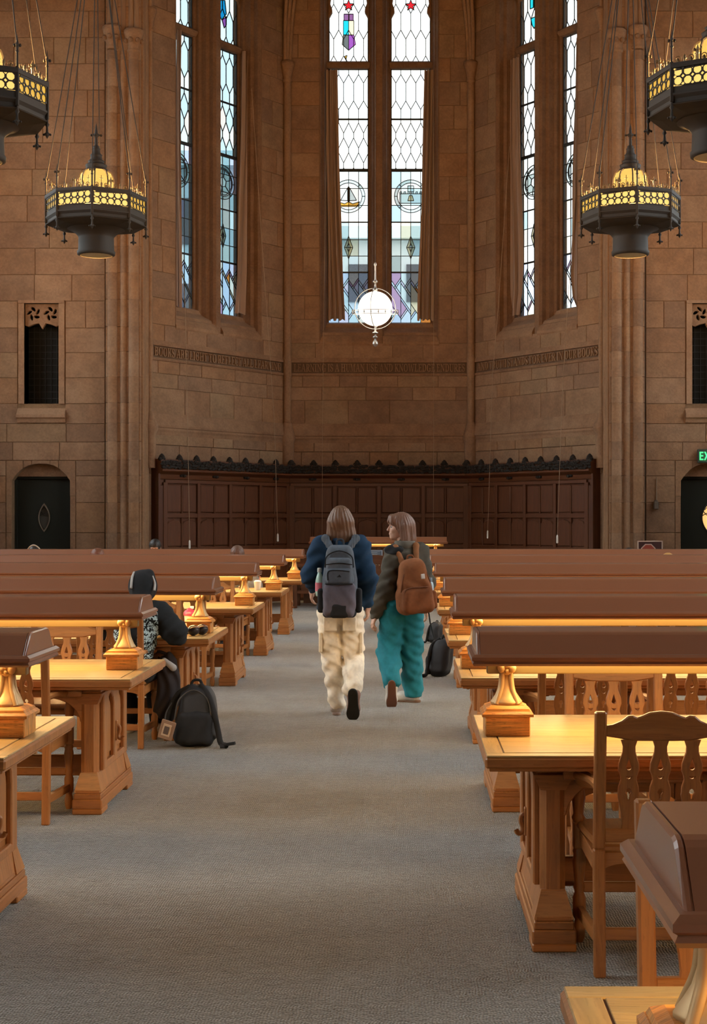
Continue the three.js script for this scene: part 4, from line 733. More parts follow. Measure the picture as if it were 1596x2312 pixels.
// origin: centre of the lit band
function makeChandelier() {
  const o = new THREE.Group(), R = 0.62, hb = 0.085;
  part('lower_drum', [boxUV(lathe([[0.205, -0.62], [0.235, -0.61], [0.24, -0.57], [0.225, -0.555], [0.22, -0.40], [0.225, -0.38], [0.25, -0.35], [0.30, -0.31], [0.36, -0.29]], 24), 1)], bronze, o);
  part('drum_lens', boxUV(lathe([[0, -0.60], [0.205, -0.60], [0.205, -0.61], [0, -0.61]], 24)), std([0.42, 0.40, 0.30], { roughness: 0.5 }), o);
  part('bowl', loft8([[0.22, -0.30], [0.5, -0.27], [R + 0.005, -0.245], [R + 0.012, -0.235], [R - 0.01, -0.225], [R - 0.012, -0.19], [R + 0.012, -0.16], [R + 0.012, -0.145], [R, -0.14], [R, -hb]]), bronze, o);
  part('top_rail', loft8([[R - 0.02, hb - 0.005], [R + 0.016, hb - 0.005], [R + 0.02, hb + 0.012], [R + 0.016, hb + 0.04], [R - 0.02, hb + 0.045], [R - 0.02, hb - 0.005]]), bronze, o);
  const V = octagon(R, 0), Vi = octagon(R - 0.016, 0);
  const cell = (w, h) => { // pierced sheet of quatrefoils, width w
    const s = shapeOf([[-w / 2, -h], [w / 2, -h], [w / 2, h], [-w / 2, h]]), n = 5, p = w / n;
    const ring = (cx, cy, r, k, a0 = 0) => { const q = []; for (let i = 0; i < k; i++) q.push(new THREE.Vector2(cx + r * Math.cos(a0 + i / k * 6.2832), cy + r * Math.sin(a0 + i / k * 6.2832))); s.holes.push(new THREE.Path(q)); };
    for (let i = 0; i < n; i++) for (const y of [-h / 2, h / 2]) { const cx = -w / 2 + (i + 0.5) * p; ring(cx, y, Math.min(p, h) * 0.455, 8, 0.39); }
    for (let i = 0; i < n; i++) { const cx = -w / 2 + (i + 0.5) * p; for (const y of [-h + 0.012, 0, h - 0.012]) ring(cx - p * 0.5 + (i ? 0 : 0.016), y, 0.016, 4, 0); }
    return s;
  };
  for (let k = 0; k < 8; k++) {
    const a = V[k], b = V[(k + 1) % 8], w = Math.hypot(b[0] - a[0], b[2] - a[2]), m = [(a[0] + b[0]) / 2, (a[2] + b[2]) / 2], turn = Math.atan2(m[0], m[1]);
    const g = extrude(cell(w - 0.03, hb - 0.004), 0.008, 0); g.rotateY(turn); g.translate(m[0], 0, m[1]);
    part('pierced_panel', g, bronze, o);
    const pg = new THREE.PlaneGeometry(w - 0.02, hb * 2 - 0.01).toNonIndexed(); pg.translate(0, 0, -0.012); pg.rotateY(turn); pg.translate(m[0], 0, m[1]);
    part('lit_pane', pg, Math.cos(turn) > 0.8 ? glowHot : glowBand, o);
    // cresting between the posts
    const cr = []; for (let i = 1; i < 8; i++) { const t = i / 8, x = lerp(a[0], b[0], t), z = lerp(a[2], b[2], t); cr.push(...finial(x, hb + 0.03, z, i % 4 === 0 ? 0.15 : i % 2 ? 0.05 : 0.08, i % 4 === 0)); if (i % 2) { const tg = new THREE.TorusGeometry(0.024, 0.005, 4, 10).toNonIndexed(); tg.rotateY(turn); tg.translate(x, hb + 0.07, z); cr.push(tg); } }
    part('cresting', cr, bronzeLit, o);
    const post = part('corner_post', [cbox(0.03, 0.36, 0.03, a[0], -0.04, a[2], 0.005, 1), ...finial(a[0], 0.13, a[2], 0.30)], bronze, o);
    part('pendant_drop', [boxUV(lathe([[0.001, -0.40], [0.018, -0.37], [0.03, -0.355], [0.012, -0.34], [0.009, -0.29], [0.022, -0.27], [0.012, -0.25], [0.012, -0.2]], 8, a[0] * 1.0, 0, a[2] * 1.0), 1), ...[[0.03, 0], [-0.03, 0], [0, 0.03], [0, -0.03]].map(([dx, dz]) => ball(0.012, a[0] + dx, -0.362, a[2] + dz, 5, 4))], bronze, post);
    void Vi;
  }
  // lantern: eight-sided glowing dome with ribs, leaf scrolls and a tiled spire
  const D = 0.215, dome = loft8([[D, 0.05], [D, 0.30], [D * 0.97, 0.36], [D * 0.85, 0.42], [D * 0.62, 0.455]]);
  part('lantern_glass', dome, glowDome, o);
  const light = new THREE.PointLight(new THREE.Color().setRGB(1, 0.52, 0.16), CHAND); light.position.set(0, 0.25, 0); light.shadow.radius = 4; light.name = 'chandelier_lantern'; o.add(light);
  const rim = (r, y) => octagon(r, y);
  for (let k = 0; k < 8; k++) {
    const ps = [[D + 0.006, 0.05], [D + 0.006, 0.30], [D * 0.97 + 0.006, 0.36], [D * 0.85 + 0.006, 0.425], [D * 0.62, 0.46]].map(([r, y]) => rim(r, y)[k]);
    part('lantern_rib', ps.slice(1).map((p, i) => bar(ps[i], p, 0.016, 0.016)), bronze, o);
    const ap = (D + 0.008) * Math.cos(Math.PI / 8), an = (k + 0.5) * Math.PI / 4 + Math.PI / 2, c = Math.cos(an), s = Math.sin(an), P = (u, y) => [ap * c - u * s, y, ap * s + u * c];
    const sc = [bar(P(0, 0.05), P(0, 0.36), 0.007), bar(P(-0.024, 0.32), P(0.024, 0.32), 0.007)];
    for (const q of [-1, 1]) sc.push(tube([P(0, 0.10), P(q * 0.03, 0.13), P(q * 0.055, 0.17), P(q * 0.03, 0.19), P(q * 0.02, 0.16)], 0.006, 5, 12), bar(P(q * 0.05, 0.19), P(q * 0.05, 0.25), 0.006), bar(P(q * 0.05 - 0.018, 0.225), P(q * 0.05 + 0.018, 0.225), 0.007));
    part('leaf_scroll', sc.map((g) => boxUV(g, 1)), bronze, o);
  }
  part('spire', [boxUV(lathe([[0.145, 0.455], [0.14, 0.475], [0.125, 0.49], [0.135, 0.515], [0.135, 0.53], [0.10, 0.545], [0.098, 0.565], [0.11, 0.575], [0.075, 0.60], [0.07, 0.64], [0.08, 0.65], [0.052, 0.68], [0.046, 0.72], [0.055, 0.73], [0.036, 0.75], [0.045, 0.76], [0.02, 0.78], [0.018, 0.88], [0.045, 0.905], [0.045, 0.915], [0.018, 0.93], [0.018, 0.96], [0.012, 1.0], [0.001, 1.06]], 8), 1), ...[[0.06, 0], [-0.06, 0], [0, 0.06], [0, -0.06]].map(([x, z]) => ball(0.016, x, 0.905, z, 6, 5))], bronze, o);
  // suspension: eight thin rods gathered at a hook below the ceiling rose
  const top = TOP - CHY;
  for (let k = 0; k < 8; k++) { const v = V[k], q = [v[0] * 0.34, 2.75, v[2] * 0.34]; const rod = part('hanging_rod', tube([[v[0], 0.3, v[2]], q], 0.0065, 5), bronze, o); if (k % 2 === 0) part('rod_link', [...[0, 0.11, 0.2].map((d) => { const t = new THREE.TorusGeometry(0.03, 0.008, 4, 8).toNonIndexed(); t.rotateY(d * 9); t.translate(q[0], q[1] + 0.05 + d, q[2]); return boxUV(t, 1); }), boxUV(tube([[q[0], q[1], q[2]], [q[0] * 0.8, top, q[2] * 0.8]], 0.007, 5), 1)], bronze, rod); }
  return o;
}
const CHY = 5.56;
const chProto = makeChandelier(); let chN = 0;
function chandelier(x, z, turn, label) { const o = chN++ ? chProto.clone() : chProto; o.name = numbered('chandelier'); scene.add(o); o.position.set(x, CHY, z); o.rotation.y = turn; tag(o, label, 'chandelier', 'eight-sided hanging chandeliers'); }
chandelier(-3.94, -18.5, 0.13, 'eight-sided bronze chandelier with glowing lantern, fully visible at upper left');
chandelier(2.82, -18.5, -0.02, 'eight-sided bronze chandelier with glowing lantern hanging before the right pier');
chandelier(-3.98, -13.6, 0.05, 'eight-sided bronze chandelier cropped by the left edge of the picture');
chandelier(2.84, -13.45, -0.1, 'eight-sided bronze chandelier cropped by the right edge of the picture');

// ------------------------------------------------------------------ globe lamp with its rings
{
  const p = at(847, 697, 20.6), t = thing('globe_lamp', 'glowing white globe lamp in metal rings hanging before the middle window', 'lamp', p), R = 0.243;
  part('globe', boxUV(new THREE.SphereGeometry(R, 32, 20).toNonIndexed()), std([0.9, 0.9, 0.85], { emissive: new THREE.Color().setRGB(1, 0.95, 0.82), emissiveIntensity: 1.25 }), t);
  const l = new THREE.PointLight(new THREE.Color().setRGB(1, 0.86, 0.62), 6); l.name = 'globe_lamp_bulb'; l.shadow.radius = 8; t.add(l);
  const ringMat = std([0.32, 0.3, 0.28], { metalness: 0.8, roughness: 0.35 });
  const torus = (r, q, rx, ry, rz) => { const g = new THREE.TorusGeometry(r, q, 6, 56).toNonIndexed(); g.rotateX(rx); g.rotateZ(rz); g.rotateY(ry); return boxUV(g); };
  part('outer_ring', torus(0.29, 0.006, 0, 0.1, 0), ringMat, t); part('meridian_ring', torus(0.262, 0.005, 0, 1.35, 0), ringMat, t);
  const band = []; for (let k = 0; k < 40; k++) { const a = k / 40 * Math.PI * 2, b = (k + 1) / 40 * Math.PI * 2, r = 0.325, f = (x, y) => [r * Math.cos(x), y - 0.035 * Math.sin(x), r * Math.sin(x)]; for (const y of [-0.02, -0.075]) band.push(bar(f(a, y), f(b, y), 0.007)); if (k % 2) band.push(bar(f(a, -0.02), f(a, -0.075), 0.008), ball(0.011, ...f(a, -0.047), 5, 4)); }
  part('zodiac_band', band.map((g) => boxUV(g)), ringMat, t);
  part('lower_finial', boxUV(lathe([[0.001, -0.54], [0.03, -0.52], [0.04, -0.49], [0.03, -0.46], [0.012, -0.44], [0.012, -0.42], [0.034, -0.41], [0.034, -0.395], [0.014, -0.38], [0.012, -0.36], [0.042, -0.35], [0.042, -0.335], [0.016, -0.32], [0.012, -0.245]], 14), 1), ringMat, t);
  part('upper_finial', boxUV(lathe([[0.012, 0.24], [0.035, 0.25], [0.035, 0.28], [0.014, 0.30], [0.012, 0.36], [0.034, 0.37], [0.034, 0.39], [0.012, 0.41], [0.011, 0.6], [0.022, 0.62], [0.01, 0.65]], 12), 1), ringMat, t);
  part('hanging_rod', tube([[0, 0.6, 0], [0, TOP - p[1], 0]], 0.0045, 6), std([0.05, 0.035, 0.025], { roughness: 0.8 }), t);
}

// ------------------------------------------------------------------ curtains of the apse windows
const cloth = phys([0.40, 0.27, 0.20], { roughness: 0.95, bumpMap: clothBump, bumpScale: 0.001, transmission: 0.18, thickness: 0, side: THREE.DoubleSide });
function curtain(label, side, outer, inner, yTop, yBot, zc, folds, amp = 0.05) { // outer, inner: [[px, py], ...] edges seen in the photograph
  const f = W[side], conv = (l) => l.map(([px, py]) => onWall(f, px, py, zc)), A = conv(outer), B = conv(inner);
  const at1 = (L, y) => { if (y >= L[0][1]) return L[0][0]; for (let i = 0; i < L.length - 1; i++) if (y >= L[i + 1][1]) return lerp(L[i + 1][0], L[i][0], (y - L[i + 1][1]) / (L[i][1] - L[i + 1][1])); return L[L.length - 1][0]; };
  const yT = onWall(f, outer[0][0], yTop, zc)[1], yB = onWall(f, outer[0][0], yBot, zc)[1], NS = 44, NY = 26, o = [], pt = [];
  for (let j = 0; j <= NY; j++) { const y = lerp(yT, yB, j / NY), row = []; for (let i = 0; i < NS * 2; i++) { const s = i < NS ? i / (NS - 1) : (2 * NS - 1 - i) / (NS - 1), back = i >= NS ? -0.012 : 0, ph = s * folds * 6.2832 + Math.sin(y * 0.9) * 0.7; row.push([lerp(at1(A, y), at1(B, y), s) + 0.012 * Math.sin(ph * 1.7 + y), y - 0.03 * (j === NY ? Math.sin(ph) : 0), zc + amp * Math.sin(ph) * (0.55 + 0.45 * j / NY) + 0.015 * Math.sin(ph * 2.3 + 1) + back]); } pt.push(row); }
  for (let j = 0; j < NY; j++) for (let i = 0; i < NS * 2; i++) { const k = (i + 1) % (NS * 2), a = pt[j][i], b = pt[j][k], c = pt[j + 1][k], d = pt[j + 1][i]; o.push(...a, ...d, ...c, ...a, ...c, ...b); }
  const g = tris(o); boxUV(g, 1); const m = part('curtain', g, cloth); m.position.set(...f.pos); m.rotation.y = f.turn; tag(m, label, 'curtain');
}
curtain('tan curtain on the right side of the left apse window, flared at its foot', 'left', [[566, 120], [562, 330], [566, 520], [571, 700]], [[549, 120], [546, 330], [541, 450], [536, 620], [530, 700]], 122, 711, -0.3, 2.5);
curtain('narrow curtain edge along the left side of the left apse window', 'left', [[399, 70], [397, 690]], [[408, 70], [407, 690]], 66, 690, -0.34, 1.5, 0.03);
curtain('brown curtain on the left side of the middle apse window, widest at its foot', 'back', [[737, 150], [739, 400], [741, 700]], [[762, 160], [766, 384], [770, 520], [775, 620], [780, 710]], 158, 722, -0.3, 3.5);
curtain('brown curtain on the right side of the middle apse window', 'back', [[980, 150], [980, 700]], [[959, 160], [953, 384], [949, 500], [945, 620], [943, 715]], 158, 722, -0.3, 3.5);
curtain('pale brown curtain on the left side of the right apse window', 'right', [[1152, 135], [1149, 400], [1147, 690]], [[1170, 130], [1174, 360], [1178, 480], [1180, 600], [1179, 660], [1174, 700]], 136, 712, -0.3, 2.5);
curtain('bunched curtain on the right side of the right apse window', 'right', [[1310, 90], [1311, 690]], [[1303, 90], [1297, 330], [1292, 480], [1288, 560], [1286, 630], [1292, 675], [1306, 690]], 84, 692, -0.3, 2);

// ------------------------------------------------------------------ curtain cords with white pulls
const cordMat = std([0.34, 0.235, 0.15], { roughness: 0.9 }), pullMat = std([0.8, 0.76, 0.68], { roughness: 0.6 });
function cord(label, pts, pull) {
  const P = pts.map(([px, py, d]) => at(px, py, d)), e = P[P.length - 1], t = thing('curtain_pull', label, 'cord', e), q = P.map((p) => [p[0] - e[0], p[1] - e[1], p[2] - e[2]]);
  part('cord', q.slice(1).map((p, i) => tube([q[i], p], 0.0042, 5)), cordMat, t);
  if (pull) part('pull', boxUV(lathe([[0.006, 0.02], [0.016, 0], [0.018, -0.12], [0.01, -0.13]], 8), 1), pullMat, t);
}
cord('thin curtain cord hanging leftmost of six, below the left window', [[405, 520, 26.3], [418, 690, 26.0], [424, 985, 25.75], [428, 1222, 25.7]], true);
cord('thin curtain cord hanging beside the left window\'s flared curtain', [[568, 200, 27.7], [590, 530, 27.4], [619, 945, 27.2], [627, 1207, 27.1]], true);
cord('thin curtain cord hanging left of the globe lamp, behind the walking pair', [[737, 300, 28.7], [731, 700, 28.5], [728, 968, 28.4], [727, 1212, 28.3]], false);
cord('thin curtain cord hanging right of the globe lamp', [[979, 300, 28.7], [979, 700, 28.5], [979, 968, 28.4], [978, 1212, 28.3]], false);
cord('thin curtain cord with white pull, left one below the right window', [[1150, 330, 27.6], [1125, 690, 27.3], [1112, 844, 27.2], [1101, 1200, 27.1]], true);
cord('thin curtain cord with white pull, right one below the right window', [[1300, 420, 26.4], [1281, 700, 26.0], [1270, 871, 25.75], [1258, 1210, 25.7]], true);

// ------------------------------------------------------------------ signs on and before the right end wall
function canvasTex(w, h, draw) { const c = document.createElement('canvas'); c.width = w; c.height = h; draw(c.getContext('2d'), w, h); const t = new THREE.CanvasTexture(c); t.colorSpace = THREE.SRGBColorSpace; return t; }
{
  const a = at(1571, 1014, 25.4), b = at(1571, 1045, 25.4), w = 0.38, h = a[1] - b[1], t = thing('exit_sign', 'dark exit sign with glowing green letters above the right door', 'sign', [a[0] + w / 2 + 0.035, (a[1] + b[1]) / 2, WALLZ + 0.07]);
  part('sign_case', cbox(w, h, 0.08, 0, 0, 0, 0.008), std([0.03, 0.04, 0.03], { roughness: 0.5 }), t);
  const fnt = await new FontLoader().loadAsync('fonts/droid/droid_sans_bold.typeface.json'), tg = new TextGeometry('EXIT', { font: fnt, size: 0.148, depth: 0.006, curveSegments: 3, bevelEnabled: false }); tg.computeBoundingBox(); const B = tg.boundingBox; tg.translate(-(B.min.x + B.max.x) / 2, -(B.min.y + B.max.y) / 2, 0.04); tg.scale((w - 0.05) / (B.max.x - B.min.x), 1, 1);
  part('lettering', tg, std([0.1, 0.5, 0.2], { emissive: new THREE.Color().setRGB(0.06, 0.85, 0.28), emissiveIntensity: 1 }), t);
  const l = new THREE.PointLight(new THREE.Color().setRGB(0.1, 1, 0.4), 0.05); l.position.z = 0.1; l.name = 'exit_sign_glow'; t.add(l);
}
{
  const p = at(1482, 1141, 25.4), t = thing('wall_bell', 'small dark box on the stone wall left of the right door', 'bell', [p[0], p[1], WALLZ + 0.024]);
  part('housing', [cbox(0.085, 0.14, 0.06, 0, 0, 0.03, 0.012), cbox(0.06, 0.02, 0.04, 0, 0.08, 0.02, 0.006)], std([0.10, 0.08, 0.06], { roughness: 0.6 }), t);
  part('conduit', cbox(0.014, 0.40, 0.014, 0.012, 0.28, 0.006, 0.003), std([0.22, 0.15, 0.10], { roughness: 0.7 }), t);
}
{
  const D = 23.4, a = at(1439, 1221, D), b = at(1496, 1221, D), w = b[0] - a[0], h = 0.33, t = thing('standing_sign', 'dark standing sign with pale frame and red octagon near the right pier', 'sign', [(a[0] + b[0]) / 2, 0, -D]);
  part('sign_frame', [cbox(w, 0.018, 0.02, 0, a[1] - 0.009, 0, 0.003), cbox(w, 0.018, 0.02, 0, a[1] - h, 0, 0.003), cbox(0.018, h, 0.02, -w / 2 + 0.009, a[1] - h / 2, 0, 0.003), cbox(0.018, h, 0.02, w / 2 - 0.009, a[1] - h / 2, 0, 0.003)], std([0.55, 0.42, 0.34], { roughness: 0.5 }), t);
  part('sign_board', box(w - 0.02, h - 0.02, 0.01, 0, a[1] - h / 2, -0.002), std([0.05, 0.018, 0.022], { roughness: 0.5 }), t);
  const oc = (r, z, m, n) => { const g = new THREE.CylinderGeometry(r, r, 0.006, 8).toNonIndexed(); g.rotateY(Math.PI / 8); g.rotateX(Math.PI / 2); g.translate(-0.03, a[1] - 0.165, z); part(n, boxUV(g), m, t); };
  oc(0.125, 0.006, std([0.55, 0.42, 0.36], { roughness: 0.5 }), 'octagon_border'); oc(0.108, 0.01, std([0.32, 0.06, 0.04], { roughness: 0.5 }), 'octagon');
  part('stand', [boxUV(lathe([[0.17, 0], [0.17, 0.015], [0.02, 0.03], [0.015, 0.06], [0.015, a[1] - h]], 14), 1)], iron, t);
}
// ------------------------------------------------------------------ the desk in front of the apse
{
  const D = 26.6, xl = at(701, 1215, D)[0], xr = at(1008, 1215, D)[0], len = xr - xl, cx = (xl + xr) / 2, t = thing('desk', 'dark red-brown desk across the aisle end below the apse', 'desk', [cx, 0, -D]);
  part('desktop', cbox(len + 0.7, 0.045, 0.95, 0, 0.75, 0, 0.008, 0), oakPanel, t);
  part('modesty_panel', cbox(len + 0.3, 0.42, 0.03, 0, 0.50, 0.3, 0.004, 0), oakPanel, t);
  part('inner_panel', cbox(len + 0.3, 0.62, 0.03, 0, 0.36, -0.3, 0.004, 0), oakDark, t);
  for (const sx of [-1, 1]) for (const sz of [-1, 1]) part('leg', [cbox(0.07, 0.72, 0.07, sx * (len / 2 + 0.25), 0.36, sz * 0.38, 0.008, 1)], oakPanel, t);
  for (const g of [cbox(len + 0.5, 0.06, 0.04, 0, 0.29, 0.38, 0.006, 0), cbox(len + 0.5, 0.05, 0.04, 0, 0.12, -0.38, 0.006, 0)]) part('foot_rail', g, oakPanel, t);
  const l = makeLamp(len, [len / 2 - 0.2, -len / 2 + 0.2]); l.name = numbered('reading_lamp'); scene.add(l); l.position.set(cx, 0.8535, -D + 0.02); part('desk_riser', cbox(len + 0.1, 0.079, 0.34, 0, 0.8125, 0.0, 0.006, 0), oakPanel, t); tag(l, 'short dark-shaded brass reading lamp on the desk below the apse', 'lamp');
  const s = thing('desk_sign', 'small white framed notice on the desk between the two walking people', 'sign', [at(846, 1248, D - 0.4)[0], 0.7735, -D + 0.42]);
  part('notice', (() => { const g = cbox(0.28, 0.12, 0.012, 0, 0.21, 0, 0.003); return g; })(), std([1, 1, 1], { map: canvasTex(128, 64, (c, w, h) => { c.fillStyle = '#8d96a0'; c.fillRect(0, 0, w, h); c.fillStyle = '#55606e'; c.fillRect(10, 10, 108, 44); c.fillStyle = '#aab2ba'; for (let i = 0; i < 4; i++) c.fillRect(18, 16 + i * 9, 90 - (i % 2) * 22, 3); }), roughness: 0.5 }), s);
  { const g = s.children[0].geometry, p = g.attributes.position, uv = g.attributes.uv; for (let i = 0; i < p.count; i++) uv.setXY(i, p.getX(i) / 0.28 + 0.5, (p.getY(i) - 0.15) / 0.12); }
  part('notice_stand', [cbox(0.02, 0.18, 0.02, 0, 0.09, -0.012, 0.003, 1), cbox(0.16, 0.012, 0.1, 0, 0.006, 0, 0.003)], iron, s);
  // a carved high-backed chair drawn up in front
  const c = thing('carved_chair', 'dark red carved chair at the desk, seen between the two walking people', 'chair', [at(846, 1300, D - 1.0)[0], 0, -D + 0.85]);
  const sh = new THREE.Shape(); sh.moveTo(-0.24, 0.46); sh.lineTo(-0.24, 0.93); sh.quadraticCurveTo(0, 1.02, 0.24, 0.93); sh.lineTo(0.24, 0.46);
  for (let i = 0; i < 8; i++) { const q = []; for (let k = 0; k < 8; k++) q.push(new THREE.Vector2(-0.175 + i * 0.05 + 0.015 * Math.cos(k * 0.785), 0.80 + 0.022 * Math.sin(k * 0.785))); sh.holes.push(new THREE.Path(q)); }
  const bg = extrude(sh, 0.03, 0.006); bg.translate(0, 0, 0.2); part('chair_back', bg, oakPanel, c);
  part('seat', cbox(0.5, 0.04, 0.46, 0, 0.45, 0, 0.01, 0), oakPanel, c); part('carved_apron', cbox(0.46, 0.12, 0.03, 0, 0.36, 0.2, 0.01, 0), oakPanel, c);
  for (const sx of [-1, 1]) for (const sz of [-1, 1]) part('leg', boxUV(lathe([[0.02, 0], [0.032, 0.03], [0.024, 0.07], [0.034, 0.13], [0.034, 0.2], [0.022, 0.24], [0.03, 0.3], [0.026, 0.43]], 10, sx * 0.21, 0, sz * 0.19), 1), oakPanel, c);
}
// ------------------------------------------------------------------ soft bodies: smooth fields meshed with surface nets
function nets(f, lo, hi, h) {
  const n = [0, 1, 2].map((k) => Math.ceil((hi[k] - lo[k]) / h) + 1), [nx, ny, nz] = n, v = new Float32Array(nx * ny * nz), id = new Int32Array(nx * ny * nz).fill(-1), P = [], I = [];
  for (let k = 0, o = 0; k < nz; k++) for (let j = 0; j < ny; j++) for (let i = 0; i < nx; i++, o++) v[o] = f(lo[0] + i * h, lo[1] + j * h, lo[2] + k * h);
  const sx = 1, sy = nx, sz = nx * ny, E = [[0, 1], [2, 3], [4, 5], [6, 7], [0, 2], [1, 3], [4, 6], [5, 7], [0, 4], [1, 5], [2, 6], [3, 7]];
  for (let k = 0; k < nz - 1; k++) for (let j = 0; j < ny - 1; j++) for (let i = 0; i < nx - 1; i++) {
    const o = i + j * sy + k * sz, c = [v[o], v[o + sx], v[o + sy], v[o + sx + sy], v[o + sz], v[o + sx + sz], v[o + sy + sz], v[o + sx + sy + sz]];
    let m = 0; for (let q = 0; q < 8; q++) if (c[q] < 0) m |= 1 << q;
    if (m === 0 || m === 255) continue;
    let x = 0, y = 0, z = 0, t = 0;
    for (const [a, b] of E) if ((c[a] < 0) !== (c[b] < 0)) { const s = c[a] / (c[a] - c[b]), w = (p, d) => lerp((a >> d) & 1, (b >> d) & 1, s) + 0 * p; x += w(0, 0); y += w(0, 1); z += w(0, 2); t++; }
    id[o] = P.length / 3; P.push(lo[0] + (i + x / t) * h, lo[1] + (j + y / t) * h, lo[2] + (k + z / t) * h);
  }
  for (let k = 1; k < nz - 1; k++) for (let j = 1; j < ny - 1; j++) for (let i = 1; i < nx - 1; i++) {
    const o = i + j * sy + k * sz;
    for (const [d, a, b] of [[sx, sy, sz], [sy, sz, sx], [sz, sx, sy]]) {
      const s = v[o] < 0, e = v[o + d] < 0; if (s === e) continue;
      const q = [id[o - a - b], id[o - b], id[o], id[o - a]]; if (q.some((r) => r < 0)) continue;
      if (s) I.push(q[0], q[1], q[2], q[0], q[2], q[3]); else I.push(q[0], q[2], q[1], q[0], q[3], q[2]);
    }
  }
  const g = new THREE.BufferGeometry(); g.setAttribute('position', new THREE.Float32BufferAttribute(P, 3)); g.setIndex(I); g.computeVertexNormals();
  return boxUV(g.toNonIndexed(), 1);
}
const smin = (a, b, k) => { const h = Math.max(k - Math.abs(a - b), 0) / k; return Math.min(a, b) - h * h * k / 4; };
const smax = (a, b, k) => -smin(-a, -b, k);
const cap = (ax, ay, az, ra, bx, by, bz, rb) => { const dx = bx - ax, dy = by - ay, dz = bz - az, q = dx * dx + dy * dy + dz * dz; return (x, y, z) => { const px = x - ax, py = y - ay, pz = z - az, t = clamp((px * dx + py * dy + pz * dz) / q, 0, 1); return Math.hypot(px - t * dx, py - t * dy, pz - t * dz) - (ra + (rb - ra) * t); }; };
const ell = (cx, cy, cz, rx, ry, rz) => (x, y, z) => { const a = (x - cx) / rx, b = (y - cy) / ry, c = (z - cz) / rz, k0 = Math.hypot(a, b, c), k1 = Math.hypot(a / rx, b / ry, c / rz); return k1 > 1e-9 ? k0 * (k0 - 1) / k1 : -Math.min(rx, ry, rz); };
const rbox = (cx, cy, cz, w, h, d, r) => (x, y, z) => { const a = Math.abs(x - cx) - w / 2 + r, b = Math.abs(y - cy) - h / 2 + r, c = Math.abs(z - cz) - d / 2 + r; return Math.hypot(Math.max(a, 0), Math.max(b, 0), Math.max(c, 0)) + Math.min(Math.max(a, b, c), 0) - r; };
const join = (list, k) => (x, y, z) => { let d = 9; for (const f of list) d = smin(d, f(x, y, z), k); return d; };
const limb = (pts) => pts.slice(1).map((p, i) => cap(...pts[i], ...p));
const skin = phys([0.56, 0.33, 0.235], { roughness: 0.55 });
const fabric = (c, bump = 0.0012) => std(c, { roughness: 0.92, bumpMap: clothBump, bumpScale: bump, map: smudge });
// a hand: palm and five bent fingers; wrist at the origin, fingers towards -y, palm towards +x * side
function handGeo(side, M, curl = 0.5) {
  const l = [cap(0, 0.01, 0, 0.026, 0, -0.03, 0, 0.027), ell(0, -0.05, 0, 0.017, 0.045, 0.04)];
  [[-0.03, 0.055, 0.0085], [-0.010, 0.068, 0.009], [0.010, 0.062, 0.0088], [0.029, 0.048, 0.0075]].forEach(([z, len, r], i) => {
    const k = z, a1 = curl * (0.55 + i * 0.06), p0 = [0, -0.085, k], p1 = [side * len * 0.45 * Math.sin(a1), -0.085 - len * 0.45 * Math.cos(a1), k * 1.06], p2 = [p1[0] + side * len * 0.35 * Math.sin(a1 * 2.1), p1[1] - len * 0.35 * Math.cos(a1 * 2.1), k * 1.08], p3 = [p2[0] + side * len * 0.25 * Math.sin(a1 * 2.8), p2[1] - len * 0.25 * Math.cos(a1 * 2.8), k * 1.08];
    l.push(cap(...p0, r + 0.0015, ...p1, r), cap(...p1, r, ...p2, r - 0.001), cap(...p2, r - 0.001, ...p3, r - 0.002));
  });
  l.push(cap(side * 0.004, -0.025, -0.03, 0.014, side * 0.018, -0.055, -0.05, 0.0105), cap(side * 0.018, -0.055, -0.05, 0.0105, side * 0.026, -0.085, -0.052, 0.008));
  const g = nets(join(l, 0.009), [-0.06, -0.18, -0.08], [0.06, 0.04, 0.06], 0.0034); return g.applyMatrix4(M);
}
const place = (p, rx = 0, ry = 0, rz = 0) => new THREE.Matrix4().compose(V3(...p), new THREE.Quaternion().setFromEuler(new THREE.Euler(rx, ry, rz, 'YXZ')), V3(1, 1, 1));
// a head, origin between the ears, looking to -z
function headGeo(M, k = 1) {
  const base = join([ell(0, 0.035, 0.012, 0.076, 0.096, 0.096), ell(0, -0.035, -0.022, 0.062, 0.075, 0.07), cap(0, -0.088, -0.062, 0.022, 0, -0.075, -0.05, 0.03), cap(0, -0.06, 0.03, 0.05, 0, -0.15, 0.045, 0.052)], 0.035);
  const face = join([base, cap(0, 0.018, -0.09, 0.008, 0, -0.022, -0.108, 0.0125), ell(0.03, 0.032, -0.078, 0.03, 0.01, 0.015), ell(-0.03, 0.032, -0.078, 0.03, 0.01, 0.015), ell(0.04, -0.025, -0.066, 0.022, 0.022, 0.022), ell(-0.04, -0.025, -0.066, 0.022, 0.022, 0.022), cap(-0.018, -0.056, -0.085, 0.008, 0.018, -0.056, -0.085, 0.008)], 0.014);
  const ear = (s) => join([ell(s * 0.077, -0.002, 0.012, 0.011, 0.031, 0.019)], 0.01), eye = (s) => ell(s * 0.03, 0.008, -0.094, 0.02, 0.011, 0.016);
  const f = (x, y, z) => smin(smin(smax(smax(face(x, y, z), -eye(1)(x, y, z), 0.012), -eye(-1)(x, y, z), 0.012), ear(1)(x, y, z), 0.008), ear(-1)(x, y, z), 0.008);
  const g = nets(f, [-0.11, -0.2, -0.14], [0.11, 0.15, 0.13], 0.005); g.scale(k, k, k); return g.applyMatrix4(M);
}
